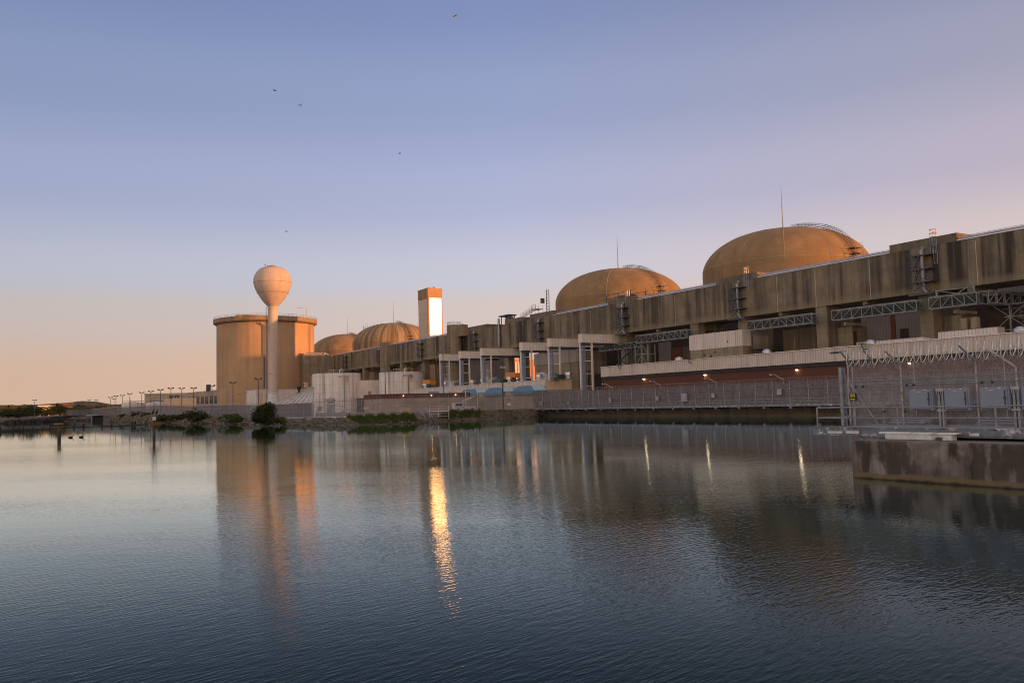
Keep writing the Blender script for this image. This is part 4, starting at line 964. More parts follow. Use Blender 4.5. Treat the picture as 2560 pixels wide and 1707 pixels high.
o = tag(m.build('timber_beam', 'whitepaint', loc=(32.7, 22, 1.62)), 'white flaking beam lying on the pier beneath the walkway', 'beam'); bv = o.modifiers.new('bevel', 'BEVEL'); bv.width = .03; bv.segments = 2
m = MB(); m.box(32.5, 32.8, 21.0, 21.25, 1.615, 1.75); tag(m.build('mooring_block', 'cabdark', loc=(32.6, 21.1, 1.6)), 'small black block at the right end of the white beam', 'block')

NF = thing('chain_link_fence', 'near chain link fence with razor coils above the pier walkway', 'fence', (36.2, 22, 2))
MB().add([(36.25, 28.15, 2.05), (36.25, 0, 2.05), (36.25, 0, 5.05), (36.25, 28.15, 5.05)], [(0,1,2,3)]).build('mesh_panel', 'nearmesh', NF)
for y, zt in ((28.1, 5.6), (25.2, 4.98), (21.6, 4.9), (19.9, 4.55), (16.5, 4.9), (13.5, 4.9)):
    MB().pipe([(36.2, y, 2.03), (36.2, y, zt)], .045, 10).build('post', 'post', NF, True)
m = MB()
for y in (25.2, 21.6, 16.5): MB().bar((36.2, y, 4.85), (35.55, y+.3, 5.55), .11, .05).build('outrigger', 'rail', NF)
for q in (27.9, 26.6): MB().bar((36.2, q, 5.0), (35.65, q+.15, 5.7), .11, .05).build('outrigger', 'rail', NF)
MB().bar((36.2, 19.9, 4.52), (35.55, 20.55, 5.25), .07, .09).build('bright_outrigger', 'post', NF)
for pts_ in ([(36.12, 28, 4.2), (36.12, 10, 4.36)], [(36.12, 28.1, 2.1), (36.12, 10, 2.1)], [(36.12, 28.1, 3.92), (36.12, 23.5, 3.95), (36.12, 10, 3.98)]): MB().pipe(pts_, .022, 6).build('rail', 'rail', NF)
m = MB(); m.bar((36.14, 28.0, 4.15), (36.14, 26.5, 2.1), .05); m.build('brace', 'rail', NF)
m = MB()
for y in (27.6, 27.2, 24.85, 24.5, 21.3, 20.85, 26.1, 25.0):
    z = 3.93 if y not in (26.1, 25.0) else 2.72
    m.lathe([(.02, z-.05), (.055, z-.02), (.055, z+.02), (.02, z+.05)], (36.08, y), 10)
m.build('insulator', 'black', NF, True)
def coil(mb, x, z, y0, y1, r, pitch, wire, seg=18, jit=.25):
    n = int(abs(y1-y0)/pitch*seg); P = []
    rr = r; ph = 0
    for k in range(n+1):
        if k % seg == 0: rr = r*(1+random.uniform(-jit, jit)*.5); ox, oz = random.uniform(-.05, .05), random.uniform(-.05, .05)
        a = 2*pi*k/seg; P.append((x+ox+rr*.8*cos(a), y0+(y1-y0)*k/n+rr*.55*cos(a+.6)*.8, z+oz+rr*sin(a)))
    mb.pipe(P, wire, 4)
m = MB(); coil(m, 35.9, 5.32, 28.0, 10, .36, .36, .022); m.build('razor_coil', 'razor', NF)
m = MB(); coil(m, 36.3, 5.08, 28.0, 10, .22, .2, .01, 12); coil(m, 36.7, 5.15, 27.5, 10, .3, .3, .01, 12); m.build('lower_razor_coil', 'farrazor', NF)
BF = thing('chain_link_fence', 'second mesh fence set just behind the near chain link fence', 'fence', (39, 20, 2))
MB().add([(40.2, 31.0, 1.95), (40.2, -5, 1.95), (40.2, -5, 5.1), (40.2, 31.0, 5.1)], [(0,1,2,3)]).build('mesh_panel', 'backmesh', BF)
for y in (30.9, 27.2, 22.6): MB().pipe([(40.15, y, 1.9), (40.15, y, 5.15)], .028, 8).build('post', 'steel', BF, True)
m = MB(); m.pipe([(40.1, 31, 4.1), (40.1, 0, 4.1)], .03, 5); m.build('rail', 'rail', BF)
m = MB(); m.box(36.35, 36.47, 28.62, 28.78, 2.03, 4.95); m.box(36.5, 36.56, 28.55, 28.85, 2.03, 4.9); tag(m.build('steel_post', 'rail', loc=(36.4, 28.7, 2.03)), 'dark channel post at the left end of the near fence', 'post')
def cabinet(y0, y1, lab):
    t = thing('electrical_cabinet', 'grey square electrical cabinet on the near fence, '+lab, 'cabinet', (36.0, (y0+y1)/2, 2.75), 'grey cabinets on the near fence')
    b = MB(); b.box(35.85, 36.1, y0, y1, 2.76, 3.72); b.build('casing', 'cab', t)
    d = MB(); d.box(35.79, 35.847, y0+.07, y1-.07, 2.84, 3.66); do = d.build('door', 'cab', t); bv = do.modifiers.new('bevel', 'BEVEL'); bv.width = .012; bv.segments = 2
    h = MB(); h.box(35.75, 35.787, y0+.13, y0+.16, 2.95, 3.58); h.box(35.74, 35.787, y0+.11, y0+.19, 3.22, 3.32); h.build('handle', 'cabdark', do)
    s_ = MB(); s_.box(35.775, 35.788, y1-.62, y1-.46, 3.585, 3.605); s_.build('name_plate', 'whitepaint', do)
    g = MB(); g.box(35.80, 35.845, y0+.1, y1-.1, 2.795, 2.82); g.build('gasket', 'cabdark', t)
    h2 = MB()
    for q in (.28, .72): yy = y0+(y1-y0)*q; h2.box(35.77, 35.848, yy-.05, yy+.05, 3.665, 3.69)
    h2.build('hinge', 'flash', t)
for y0, y1, lab in ((23.45, 24.6, 'leftmost of the row'), (21.75, 22.9, 'second from the left'), (20.05, 21.3, 'third from the left'), (18.3, 19.55, 'cut off by the right edge'), (16.5, 17.8, 'beyond the right edge')): 
    if y0 > 17: cabinet(y0, y1, lab)
for y, lab in ((23.15, 'dark channel post between the first and second cabinets'), (19.85, 'dark channel post between the third and last cabinets')):
    m = MB(); m.box(35.95, 36.1, y-.14, y-.04, 2.03, 3.7); m.box(35.95, 36.1, y+.02, y+.12, 2.03, 3.7); m.box(36.1, 36.14, y-.14, y+.12, 2.03, 3.7)
    t = thing('channel_post', lab, 'post', (36, y, 2.03)); m.build('channel', 'rail', t)
    m = MB(); m.box(35.9, 35.947, y-.2, y+.18, 3.6, 3.72)
    for k in range(4): m.box(35.9, 35.947, y-.16+k*.09, y-.13+k*.09, 3.45, 3.6)
    m.build('clamp', 'steel', t); MB().box(35.9, 35.947, y-.2, y+.18, 2.72, 2.8).build('clamp', 'steel', t)
t = thing('number_sign', 'small black sign with yellow 84 and arrow on the near fence', 'sign', (36.1, 27.8, 3.3))
MB().box(36.04, 36.07, 27.58, 27.98, 3.27, 3.63).build('plate', 'signblack', t)
def text_mesh(body, size, y, z, x, parent, name, mat):
    c = bpy.data.curves.new(name, 'FONT'); c.body = body; c.size = size; c.align_x = 'CENTER'; c.align_y = 'CENTER'; c.extrude = .004; c.offset = .004
    tmp = bpy.data.objects.new(name, c); col.objects.link(tmp)
    me = bpy.data.meshes.new_from_object(tmp.evaluated_get(bpy.context.evaluated_depsgraph_get()))
    bpy.data.objects.remove(tmp)
    Mx = Matrix(((0, 0, -1, x), (-1, 0, 0, y), (0, 1, 0, z), (0, 0, 0, 1))); me.transform(Matrix.Translation(-parent_origin(parent)) @ Mx)
    me.materials.clear(); me.materials.append(MAT[mat]); o = bpy.data.objects.new(name, me); col.objects.link(o); o.parent = parent; return o
text_mesh('84', .26, 27.78, 3.51, 36.033, t, 'numeral', 'signyellow')
m = MB(); m.box(36.028, 36.037, 27.75, 27.93, 3.315, 3.355); m.add([(36.03, 27.75, 3.38), (36.03, 27.75, 3.29), (36.03, 27.63, 3.335)], [(0,1,2)]); m.build('arrow', 'signyellow', t)
t = thing('fence_lamp', 'cobra head lamp cranked out at the corner of the near fence', 'lamp', (36.2, 28.1, 5.5)); MB().pipe([(36.2, 28.0, 5.35), (36.1, 28.05, 5.72), (36.0, 28.3, 5.74)], .03, 8).build('arm', 'steel', t, True)
m = MB(); m.lathe([(.02, -.38), (.09, -.3), (.12, -.05), (.09, .2), (.02, .3)], (0, 0), 12); hv = [(36.0+.55*a, 28.62-z*1.0, 5.68+b*.5) for a, b, z in m.v]; mm = MB(); mm.add(hv, m.f); mm.build('head', 'darksteel', t, True)
m = MB()
for k in range(6): m.pipe([(38.2+k*.15, 25.5, 2.12+.1*(k % 3)), (38.2+k*.15, 27.4, 2.12+.1*(k % 3))], .05, 8)
tag(m.build('pipe_stack', 'steel', loc=(38.5, 26.5, 2.05)), 'stack of grey pipes behind the left bay of the near fence', 'pipes')
m = MB()
for k in range(5): m.pipe([(37.4+k*.15, 16, 2.0+.12*(k % 3)), (37.4+k*.15, 22.5, 2.0+.12*(k % 3))], .06, 8)
tag(m.build('pipe_stack', 'steel', loc=(37.6, 19, 1.8)), 'long low stack of pipes behind the grey cabinets', 'pipes')

# ------------------------------------------------------------------ white tanks and sheds in the middle
def tank(c, r, h, lab, z0=2):
    t = thing('storage_tank', lab, 'storage tank', (*c, z0), 'white cylindrical storage tanks'); MB().lathe([(r, z0-.1), (r, h), (r-.3, h+.05), (.1, h+.5)], c, 72).build('shell', 'whitetank', t, True)
    m = MB(); m.ring(c, r-.02, h, .09, 72); m.build('rim', 'steel', t)
    a0 = atan2(-c[1], -c[0])
    m = MB()
    for k, (b0, b1) in enumerate(((-.35, -.05), (.12, .3))):
        P = [(c[0]+(r-.4)*cos(a0+b0+(b1-b0)*q/5), c[1]+(r-.4)*sin(a0+b0+(b1-b0)*q/5)) for q in range(6)]
        for z in (h+1.1,): m.pipe([(x, y, z) for x, y in P], .06, 4)
        for x, y in P[::2]: m.pipe([(x, y, h), (x, y, h+1.2)], .06, 4)
    m.build('guard_rail', 'flash', t)
    m = MB(); x, y = c[0]+(r-1)*cos(a0+.15), c[1]+(r-1)*sin(a0+.15); m.pipe([(x, y, h), (x, y, h+1.3), (x+.35, y-.35, h+1.6), (x+.6, y-.6, h+1.2)], .18, 8); m.build('gooseneck_vent', 'flash', t, True)
    def on(b, dr): return c[0]+(r+dr)*cos(a0+b), c[1]+(r+dr)*sin(a0+b)
    x, y = on(.42, .12); m = MB(); m.box(x-.75, x+.75, y-.1, y+.08, h-2.5, h-1.0); m.build('white_plate', 'flash', t)
    x, y = on(.42, .14); m = MB(); m.box(x-.62, x+.62, y-.1, y+.08, h-3.8, h-2.6); m.build('yellow_plate', 'beigesoft', t)
    x, y = on(.3, .25); m = MB(); m.pipe([(x, y, 3), (x, y, h-1.4), (x-1.4, y-.2, h-1.5)], .09, 5); m.box(x-2.3, x-1.3, y-.35, y, h-1.7, h-1.4); m.build('lamp_pole', 'darksteel', t)
    x, y = on(-.55, .2); m = MB()
    for q in (-.25, .25): m.bar((x+q, y, 3), (x+q, y, h+1), .09)
    for q in range(28): m.bar((x-.25, y, 3.4+q*.55), (x+.25, y, 3.4+q*.55), .05)
    m.build('ladder', 'darksteel', t)
tank((120, 342), 9.8, 18.0, 'left white storage tank with dark rust runs, beside the lean to roof')
tank((138.5, 318), 8.9, 17.4, 'right white storage tank behind the brick band shed')
t = thing('white_shed', 'plain white ribbed shed standing between the two white tanks', 'shed', (128, 330, 2)); MB().box(125.6, 134.2, 329, 338, 7.6, 14.8).build('wall', 'whitesheet_x', t); MB().box(125.7, 134.1, 329.1, 338, 1.9, 7.55).build('base', 'darkwall', t)
m = MB(); m.box(128.6, 129.9, 328.9, 328.99, 8, 10.4); m.box(133.3, 134.1, 328.9, 328.99, 8, 10.4); m.build('louvre', 'steel', t)
t = thing('lean_to_roof', 'white lean to roof with slanting ribs left of the tanks', 'shed', (103, 315, 2))
def lp(px, d, z): return (*polar(px, d), z)
A, B, C_, D_ = lp(684, 300, 5.6), lp(786, 300, 5.6), lp(786, 316, 11.5), lp(772, 316, 11.3)
MB().add([A, B, C_, D_], [(0,1,2,3)]).build('roof_sheet', 'whitepaint', t)
m = MB()
for q in range(8):
    f = q/7; p = Vector(A).lerp(Vector(B), f); s_ = Vector(A).lerp(Vector(D_), min(1, f*1.0)); e = Vector(D_).lerp(Vector(C_), f)
    a = Vector(A).lerp(Vector(B), f*.95); b = Vector(D_)+(Vector(C_)-Vector(D_))*f
    m.bar(a+Vector((0, -.1, .12)), b+Vector((0, -.1, .12)), .22)
m.build('roof_rib', 'seam', t)
MB().add([A, B, (B[0], B[1], 1.9), (A[0], A[1], 1.9)], [(0,1,2,3)]).build('front_wall', 'beige', t)
m = MB(); x, y = polar(748, 310); m.lathe([(.3, 9.6), (.3, 10.4), (.75, 10.6), (.75, 11.6), (.2, 11.8)], (x, y), 14); m.build('vent_pipe', 'black', t, True)
t = thing('white_annex', 'long low white building behind the water tower stem', 'building', (110, 395, 2)); x0, y0 = polar(640, 405); x1, y1 = polar(790, 405)
MB().box(x0, x1+14, 392, 410, 2, 13.2).build('wall', 'whitesheet_x', t); MB().box(x0-.2, x1+14, 391.8, 410, 13.203, 13.5).build('roof_edge', 'seam', t); MB().box(x0+1, x0+3, 391.9, 391.99, 2, 12).build('door', 'beigesoft', t)
x, y = polar(766, 396); tag(MB().lathe([(.9, 13.5), (.9, 15.1), (1.2, 15.2), (1.2, 15.7)], (x, y), 14).build('roof_fan', 'beigesoft', loc=(x, y, 13.5)), 'sunlit peach roof fan on the low white building by the drum', 'roof fan')
x, y = polar(779, 318); m = MB(); m.pipe([(x, y, 2), (x, y, 15.5)], .22, 8); tag(m.build('red_pipe', 'orange', loc=(x, y, 2)), 'thin red upright pipe along the left edge of the left tank', 'pipe')

# ------------------------------------------------------------------ far left buildings
t = thing('warehouse', 'long tan flat roofed warehouse left of the drum', 'building', (85, 520, 2)); a = polar(361, 540); b = polar(470, 520)
m = MB(); m.add([(*a, 2), (*b, 2), (b[0]+40, b[1]+60, 2), (a[0]+12, a[1]+60, 2), (*a, 14.6), (*b, 14.2), (b[0]+40, b[1]+60, 14.2), (a[0]+12, a[1]+60, 14.6)], [(0,3,2,1), (4,5,6,7), (0,1,5,4), (1,2,6,5), (2,3,7,6), (3,0,4,7)]); m.build('wall', 'farwall', t)
m = MB(); m.add([(a[0]-.5, a[1]-.5, 14.61), (b[0]+.5, b[1]-.5, 14.21), (b[0]+.5, b[1]-.5, 14.8), (a[0]-.5, a[1]-.5, 15.2)], [(0,1,2,3)]); m.build('roof_edge', 'seam', t)
t = thing('office_block', 'grey block with window band abutting the left of the drum', 'building', (100, 500, 2)); a = polar(468, 500); b = polar(545, 470)
m = MB(); m.add([(*a, 2), (*b, 2), (b[0]+10, b[1]+50, 2), (a[0]+10, a[1]+50, 2), (*a, 14.4), (*b, 15), (b[0]+10, b[1]+50, 15), (a[0]+10, a[1]+50, 14.4)], [(0,3,2,1), (4,5,6,7), (0,1,5,4), (1,2,6,5), (2,3,7,6), (3,0,4,7)]); m.build('wall', 'beige', t)
for q in range(7):
    f0, f1 = q/7+.03, (q+1)/7-.02; n_ = Vector((a[1]-b[1], b[0]-a[0], 0)).normalized()*-.08
    p = Vector((*a, 0)).lerp(Vector((*b, 0)), f0)+n_; r_ = Vector((*a, 0)).lerp(Vector((*b, 0)), f1)+n_
    MB().add([(p.x, p.y, 8), (r_.x, r_.y, 8), (r_.x, r_.y, 12), (p.x, p.y, 12)], [(0,1,2,3)]).build('window', 'window', t)
x, y = polar(522, 478); MB().box(x-1, x+1, y, y+2, 14.5, 18).build('chimney', 'darksteel', t)
t = thing('peach_shed', 'peach sunlit flat shed in front of the warehouse', 'shed', (65, 420, 2)); a = polar(416, 425); b = polar(491, 420)
m = MB(); m.add([(*a, 2), (*b, 2), (b[0]+2, b[1]+20, 2), (a[0]+2, a[1]+20, 2), (*a, 10.3), (*b, 10.3), (b[0]+2, b[1]+20, 10.3), (a[0]+2, a[1]+20, 10.3)], [(0,3,2,1), (4,5,6,7), (0,1,5,4), (1,2,6,5), (2,3,7,6), (3,0,4,7)]); m.build('wall', 'beigesoft', t)
m = MB()
for px in (425, 438, 430, 445): x, y = polar(px, 424); m.lathe([(.3, 10.3), (.3, 11), (.6, 11.1), (.6, 11.6)], (x, y), 8)
m.build('roof_vent', 'darksteel', t)
for px, d, r, h, lab in ((332, 505, 5.6, 9.5, 'small white round tank far left beyond the fence'), (391, 470, 5, 8.8, 'small grey round tank before the warehouse')):
    x, y = polar(px, d); t = thing('small_tank', lab, 'storage tank', (x, y, 2), 'small far tanks'); MB().lathe([(r, 2), (r, h), (.1, h+.8)], (x, y), 32).build('shell', 'whitetank', t, True); m = MB(); m.ring((x, y), r, h+.9, .07, 24); m.pipe([(x-2, y-r-.2, 2), (x-2, y-r-.2, h+2)], .12, 5); m.build('guard_rail', 'darksteel', t)
for px, d, wd, z, mt, lab in ((122, 900, 8, 12.6, 'whitepaint', 'far pale roofed building among the trees on the left'), (167, 850, 4.2, 13.4, 'orangelit', 'small far building coloured sunlit orange above the trees')):
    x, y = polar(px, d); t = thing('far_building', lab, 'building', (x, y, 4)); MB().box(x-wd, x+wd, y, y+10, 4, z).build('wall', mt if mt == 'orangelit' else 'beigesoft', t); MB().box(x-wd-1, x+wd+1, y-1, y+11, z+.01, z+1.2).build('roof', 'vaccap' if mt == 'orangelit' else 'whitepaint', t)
# outlet culvert
x0, y0 = polar(228, 612); x1, y1 = polar(292, 585)
t = thing('outlet_bridge', 'low concrete outlet bridge with dark opening at the far end of the basin', 'bridge', (x0, y0, 0))
m = MB(); m.add([(x0, y0, -1), (x1, y1, -1), (x1, y1, 3.3), (x0, y0, 3.3)], [(0,1,2,3)]); m.build('opening_shade', 'black', t)  # black sheet painting the shade inside the opening
MB().bar((x0-1, y0-3, 3.5), (x1+1, y1-3, 3.5), 5, .5).build('deck', 'seam', t)
m = MB()
for q in (0, .55, .68, .8, .92): m.bar((x0+(x1-x0)*q, y0+(y1-y0)*q-3, -.5), (x0+(x1-x0)*q, y0+(y1-y0)*q-3, 3.3), .7)
m.build('pier_leg', 'seam', t)

# ------------------------------------------------------------------ light poles
def pole(loc, h, kind=0):
    x, y, z = loc; t = thing('floodlight_pole', '', 'light pole', loc, 'floodlight poles along the left fence')
    MB().pipe([(x, y, z), (x, y, z+h)], [.17, .11], 6).build('mast', 'darksteel', t)
    m = MB()
    for s_ in (-1, 1): m.prism([(x+s_*.15, z+h), (x+s_*1.25, z+h+.35), (x+s_*1.15, z+h+.85), (x+s_*.2, z+h+.45)][::s_], 1, y-.35, y+.35)
    m.build('floodlight', 'darksteel', t)
    return t
P0 = None
PL = [(86, 1005, 'tallest pole standing among the far left trees'), (198, 1007, 'pole above the far trees, left of a close pair'), (207, 1008, 'left pole of a close pair above the far trees'), (223, 1003, 'pole right of the close pair above the far fence'), (240, 1003, 'pole above the outlet opening'), (276, 997, 'pole directly right of the outlet bridge'), (285, 1000, 'shorter pole left of the twin lamp near the outlet'), (289.5, 994, 'pole in the tight cluster left of the small white tank'), (306, 992, 'pole at the left edge of the small white tank'), (324, 988, 'pole before the middle of the small white tank'), (354, 985, 'pole between the small white tank and the warehouse'), (377, 982, 'pole before the left corner of the warehouse'), (401, 978, 'pole before the warehouse, left of the peach shed'), (427, 974, 'pole before the left part of the peach shed'), (454, 974, 'pole before the right part of the peach shed'), (484, 973, 'pole at the right end of the peach shed'), (530, 967, 'pole closest to the left edge of the drum'), (582.6, 959, 'pole in front of the left part of the drum'), (646, 949, 'pole just left of the water tower stem')]
for px, yt, lab in PL:
    hz = 1044-.0256*px; zt = 13.9; d = (zt-EYE)/((hz-yt)/FPX)*1.0; d = min(d, 640); x, y = polar(px, d)
    if d >= 640: zt = EYE+(hz-yt)/FPX*640
    if P0 is None: P0 = o = pole((x, y, 2), zt-2.6)
    else: o = copy_tree(P0); o.location = (x, y, 2); o.scale = (1, 1, (zt-2.6)/(PH))
    if o is P0: PH = zt-2.6
    o.rotation_euler = (0, 0, random.uniform(-.5, .1)); o['label'] = 'dark floodlight '+lab
def lamp_post(px, d, zt, dr, lab, mt='steel', z0=2):
    x, y = polar(px, d); t = thing('lamp_post', lab, 'lamp post', (x, y, z0)); MB().pipe([(x, y, z0), (x, y, zt-1), (x+dr*.5, y, zt-.3), (x+dr*2, y, zt)], [.14, .11, .1, .08], 6).build('mast', mt, t, True); MB().box(x+dr*2-.1, x+dr*2+dr*1.0+.1, y-.25, y+.25, zt-.1, zt+.1).build('head', mt, t)
lamp_post(571, 330, 13.0, -1, 'slim lamp post with arm to the left before the drum'); lamp_post(588, 300, 9.6, 1.3, 'short curved lamp post before the drum'); lamp_post(665, 330, 17.0, .8, 'tall lamp post hugging the water tower stem')
lamp_post(1165, 236, 8.9, 1.4, 'white curved lamp post before the blue hoods', 'whitepaint'); lamp_post(1194, 226, 9.3, 1.0, 'straight white lamp post right of the brick band', 'whitepaint'); lamp_post(964, 262, 16.2, .8, 'thin dark pole before the right tank', 'darksteel'); lamp_post(1110, 262, 21.3, .9, 'tall dark lamp pole before the farthest gantry', 'darksteel')
x, y = polar(1258, 236); t = thing('lamp_post', 'dark wooden pole with a cross bar of lamps before the pump house', 'lamp post', (x, y, 2)); MB().pipe([(x, y, 2), (x, y, 14.6)], [.22, .17], 8).build('mast', 'bark', t, True); m = MB(); m.bar((x-.8, y, 13.6), (x+.9, y-.3, 13.6), .12)
for q in (-.7, -.2, .4, .8): m.box(x+q-.14, x+q+.14, y-.3, y-.1, 13.7, 14.05)
m.build('lamp_bar', 'flash', t)

# ------------------------------------------------------------------ steps and clutter on the middle bank
x, y = 85.5, 182
t = thing('bank_stair', 'grey metal steps with handrails going down the bank to the water', 'stair', (x, y, 0)); m = MB()
for q in range(12): m.box(x-.9, x+.9, y-1+q*.33, y-.7+q*.33, .05+q*.2, .13+q*.2)
for s_ in (-.95, .95): m.bar((x+s_, y-1.2, 0), (x+s_, y+3, 2.5), .1, .3)
m.build('flight', 'steel', t); m = MB()
for s_ in (-.95, .95):
    m.bar((x+s_, y-1.2, 1.1), (x+s_, y+3, 3.6), .07)
    for q in range(4): m.bar((x+s_, y-1.1+q*1.3, .1+q*.78), (x+s_, y-1.1+q*1.3, 1.2+q*.78), .07)
m.build('handrail', 'flash', t)
m = MB(); m.box(x+1, x+6.2, y+.8, y+2.2, 2.3, 2.5); 
for q in (1.1, 3.4, 6.1): m.bar((x+q, y+.9, .4), (x+q, y+.9, 3.6), .09)
for z in (1.2, 1.8, 3.0, 3.6): m.bar((x+1, y+.9, z), (x+6.2, y+.9, z), .07)
m.build('platform', 'whitepaint', t)
x, y = polar(773, 206); tag(MB().box(x, x+3.1, y, y+2, -.5, 1.5).build('concrete_block', 'steel', loc=(x, y, 0)), 'grey concrete block in the water at the corner of the fence', 'block')
m = MB(); P_ = [Vector(fence_line[j]) for j in range(6, 11)]
for j, (a, b) in enumerate(zip(P_[:-1], P_[1:])): m.bar(a+Vector((-.5, -1.2, 0)), b+Vector((-.5, -1.2, 0)), .5, .35)
tag(m.build('kerb_beam', 'whitepaint', loc=tuple(P_[2])), 'pale grey beam along the foot of the fence at the bank corner', 'beam')
x, y = polar(828, 212); t = thing('valve_station', 'white valve and meter station behind the fence before the left tank', 'equipment', (x, y, 1.8)); m = MB()
for q in (-.8, .8): m.box(x+q-.15, x+q+.15, y-.2, y+.2, 1.7, 4.9)
m.box(x-.5, x+.5, y-.1, y+.1, 1.7, 4.7); m.box(x-3.3, x-2.4, y-.3, y+.3, 3.2, 4.2); m.box(x+2.5, x+3.4, y-.3, y+.3, 2.2, 3.0); m.build('cabinet', 'steel', t)
m = MB(); m.lathe([(.4, 4.9), (.9, 5.1), (1.0, 5.8), (.7, 6.2), (.1, 6.3)], (x, y), 14); m.build('drum', 'post', t, True)
m = MB(); m.pipe([(x-3, y, 1.8), (x-3, y, 7.2), (x-2, y, 7.2)], .14, 6); m.pipe([(x-2.2, y, 6.9), (x-1, y, 5.6)], .2, 6); m.pipe([(x+1.4, y, 5.2), (x+4.5, y, 2.2)], .12, 6); m.pipe([(x-4, y, 1.8), (x-4, y, 3.8)], .15, 6); m.build('piping', 'whitepaint', t)
x, y = polar(1160, 222); t = thing('truck', 'small white truck with crane parked behind the middle fence', 'truck', (x, y, 2)); MB().box(x-3, x-.8, y-.9, y+.9, 2.6, 4.3).build('cab', 'whitepaint', t); MB().box(x-.8, x+3, y-.9, y+.9, 2.6, 3.4).build('bed', 'whitepaint', t)
m = MB(); m.box(x-2.9, x-1.0, y-.95, y-.905, 3.5, 4.1); m.build('window', 'window', t)
for q in (-2.1, 2): m = MB(); m.pipe([(x+q, y-.95, 2.45), (x+q, y-.65, 2.45)], .45, 14); m.build('wheel', 'black', t, True)
m = MB(); m.bar((x-.3, y, 3.4), (x-.3, y, 5), .3); m.bar((x-.3, y, 4.8), (x+3.2, y, 5.8), .28); m.build('crane', 'whitepaint', t)
for px, d, s_, z, lab in ((1012, 203, 1.3, 2.9, 'yellowish board on the middle fence above the grass'), (915, 204, .6, 3.6, 'white notice board on the middle fence before the right tank'), (1272, 228, .6, 3.6, 'white notice board on the middle fence near the quay')):
    x, y = polar(px, d); t = thing('notice_board', lab, 'sign', (x, y, z)); MB().box(x-s_, x+s_, y-.1, y-.02, z-.5*s_, z+.55*s_).build('plate', 'beigesoft' if s_ > 1 else 'whitepaint', t); MB().box(x-.05, x+.05, y-.018, y+.06, 1.8, z+.4*s_).build('post', 'post', t)

# ------------------------------------------------------------------ piles, boom and birds
t = thing('wooden_pile', 'dark timber pile with a small nest and bird, left of the other', 'pile', (8.7, 158.3, 0), 'timber piles in the basin'); MB().lathe([(.27, -2), (.26, 2.0)], (8.7, 158.3), 10).build('shaft', 'wood', t, True)
m = MB(); m.lathe([(.3, 1.98), (.75, 2.15), (.6, 2.35), (.2, 2.3)], (8.6, 158.3), 10); m.build('nest', 'nest', t)
t = thing('wooden_pile', 'timber pile carrying a big hanging twig nest and white box', 'pile', (19.4, 133.1, 0), 'timber piles in the basin'); MB().lathe([(.2, -2), (.19, 3.3)], (19.4, 133.1), 10).build('shaft', 'wood', t, True)
m = MB()
for _ in range(220):
    a = random.uniform(0, 6.28); r = random.uniform(.1, .62); p = Vector((19.5+r*1.15*cos(a), 133.1+r*sin(a), 1.95+random.uniform(-.22, .3)-r*.12)); d = Vector((random.gauss(0, 1), random.gauss(0, 1), random.gauss(0, .5))).normalized()*.28; m.bar(p-d, p+d, .025)
m.build('nest', 'nest', t); MB().box(19.2, 19.6, 132.9, 133.3, 2.55, 3.1).build('nest_box', 'whitepaint', t); m = MB(); m.lathe([(.25, 3.1), (.45, 3.25), (.4, 3.4), (.1, 3.42)], (19.4, 133.1), 10); m.build('top_nest', 'nest', t)
tag(MB().pipe([(51, 246.5, -1), (51.05, 246.5, 2.7)], .17, 8).build('rusty_post', 'redpost', True and None, True, (51, 246.5, 0)), 'rusty red post at the waterline left of the large round bush', 'post')
boom = [(-14, 225), (-2, 240), (5.7, 243), (11, 262), (16.6, 285), (22, 288), (31.5, 287), (39, 300), (46, 325)]
m = MB(); pts_ = []
for i in range(len(boom)-1):
    for q in range(6): f = q/6; pts_.append((boom[i][0]+(boom[i+1][0]-boom[i][0])*f, boom[i][1]+(boom[i+1][1]-boom[i][1])*f, .12+.03*sin(i*6+q)))
m.pipe(pts_, .09, 5); tag(m.build('boom_line', 'rope', loc=(16, 285, 0)), 'thin floating boom line strung across the far water with birds on it', 'boom')
def cormorant(loc, label, swim=False, g='black cormorants perched on the boom line'):
    x, y, z = loc; t = thing('cormorant', label, 'bird', loc, g); m = MB()
    if swim: m.pipe([(x-.4, y, z+.08), (x-.25, y, z+.1), (x, y, z+.12), (x+.2, y, z+.12), (x+.28, y, z+.3), (x+.3, y, z+.42), (x+.37, y, z+.47), (x+.5, y, z+.46)], [.03, .1, .14, .1, .05, .045, .055, .012], 8)
    else: m.pipe([(x-.18, y, z-.1), (x-.12, y, z+.12), (x-.02, y, z+.3), (x+.04, y, z+.48), (x+.05, y, z+.62), (x+.04, y, z+.74), (x+.1, y, z+.8), (x+.25, y, z+.8)], [.05, .1, .15, .12, .06, .045, .055, .012], 8)
    m.build('body', 'black', t, True)
    w_ = MB()
    for s_ in (-1, 1): w_.pipe([(x+.03, y+s_*.11, z+.5), (x-.06, y+s_*.15, z+.3), (x-.16, y+s_*.07, z+.02)] if not swim else [(x+.15, y+s_*.1, z+.17), (x-.05, y+s_*.13, z+.17), (x-.3, y+s_*.05, z+.12)], [.04, .07, .02], 6)
    w_.build('wing', 'black', t, True)
    return t
def boom_at(px):
    a = bearing(px)
    for (x0, y0), (x1, y1) in zip(boom[:-1], boom[1:]):
        a0, a1 = atan2(x0, y0), atan2(x1, y1)
        if a0 <= a <= a1: f = (a-a0)/(a1-a0); return x0+(x1-x0)*f, y0+(y1-y0)*f
BL = ['at the extreme left edge', 'upright, second from the left edge', 'hunched, third from the left', 'upright, fourth from the left', 'hunched round, midway between left edge and left pile', 'hunched, second left of the left pile', 'upright, nearest left of the left pile', 'first right of the left pile', 'second right of the left pile', 'leaning, third right of the left pile', 'leaning, fourth right of the left pile', 'left of two close together near the nest pile', 'right of two close together near the nest pile', 'nearest the nest pile']
proto = None
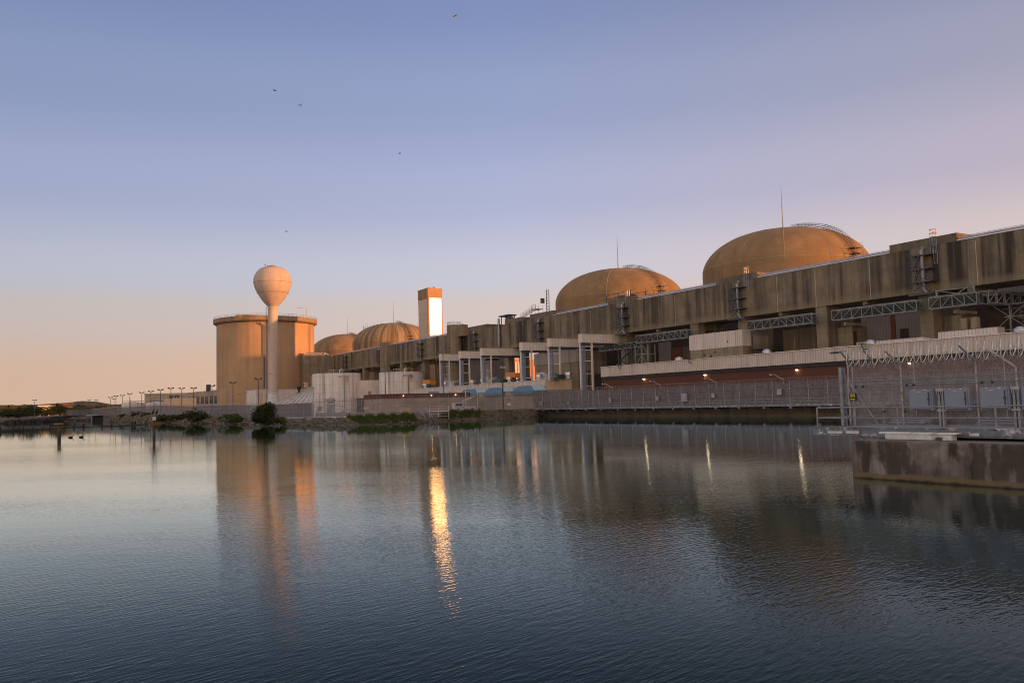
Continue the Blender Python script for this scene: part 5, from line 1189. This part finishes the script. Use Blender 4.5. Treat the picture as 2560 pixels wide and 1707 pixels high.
for i, (px, lab) in enumerate(zip((1, 34, 49, 58, 82, 107, 125, 186, 210, 255.5, 280, 331, 338, 364), BL)):
    q = boom_at(px)
    if not q: continue
    if proto is None: proto = o = cormorant((*q, .2), '')
    else: o = copy_tree(proto); o.location = (*q, .2)
    o.rotation_euler = (0, 0, random.uniform(-1.2, 1.8)); s_ = .92 if 'hunched' in lab else 1.12; o.scale = (s_*1.35, s_*1.35, s_*(1.0 if 'hunched' in lab else 1.4)); o['label'] = 'black cormorant on the boom line, '+lab
cormorant((8.9, 158.3, 2.25), 'dark bird sitting on the small nest of the left pile', True, 'birds on the piles')
cormorant((19.25, 133.1, 3.38), 'left black bird on top of the nest box pile', False, 'birds on the piles'); cormorant((19.75, 133.15, 3.36), 'right black bird on top of the nest box pile', False, 'birds on the piles')
cormorant((10.2, 155.2, -.02), 'black bird swimming close right of the left pile', True, 'birds swimming'); cormorant((11.75, 155.3, -.02), 'black bird swimming farther right of the left pile', True, 'birds swimming')
def flying(px, py, d, span, rz, tilt, lab, mt='black'):
    v = Fv+Rv*((px-1280)/FPX)-Uv*((py-853.5)/FPX); p = Vector((0, 0, EYE))+v*d; t = thing('flying_bird', lab, 'bird', tuple(p), 'birds in the sky')
    m = MB(); m.pipe([p+Vector((-.3, 0, 0)), p+Vector((-.1, 0, 0)), p+Vector((.15, 0, .02)), p+Vector((.32, 0, .02))], [.02, .09, .08, .015], 6); m.build('body', mt, t, True)
    w_ = MB()
    for s_ in (-1, 1): w_.add([p+Vector((.12, s_*.05, .04)), p+Vector((.16, s_*span*.4, .04+tilt)), p+Vector((-.1, s_*span*.95, .04+tilt*.4)), p+Vector((-.12, s_*.05, .04))], [(0,1,2,3)])
    w_.build('wing', mt, t); t.rotation_euler = (random.uniform(-.4, .4), 0, rz)
flying(687, 227, 150, .55, .6, .15, 'dark bird flying highest of the left pair above the water tower'); flying(751, 264, 160, .5, 1.2, .25, 'dark bird flying just right of and below the highest left bird'); flying(999, 384, 200, .6, .1, .1, 'tiny dark bird flying above and left of the slab tower'); flying(716, 579, 200, .65, .3, .2, 'tiny dark bird just above the water tower'); flying(1135, 42, 110, .75, .5, .3, 'pale bird flying near the top edge of the sky', 'flash')

m = MB(); y = 163/math.tan(bearing(1024)); m.box(162.6, 163.6, y-2.6, y+2.6, 15.5, 21); tag(m.build('sunlit_piece', 'orange', loc=(163, y, 15.5)), 'sunlit orange piece of building seen between the columns above the right tank', 'box')  # sunlit building glimpsed between columns, its light painted as an orange block
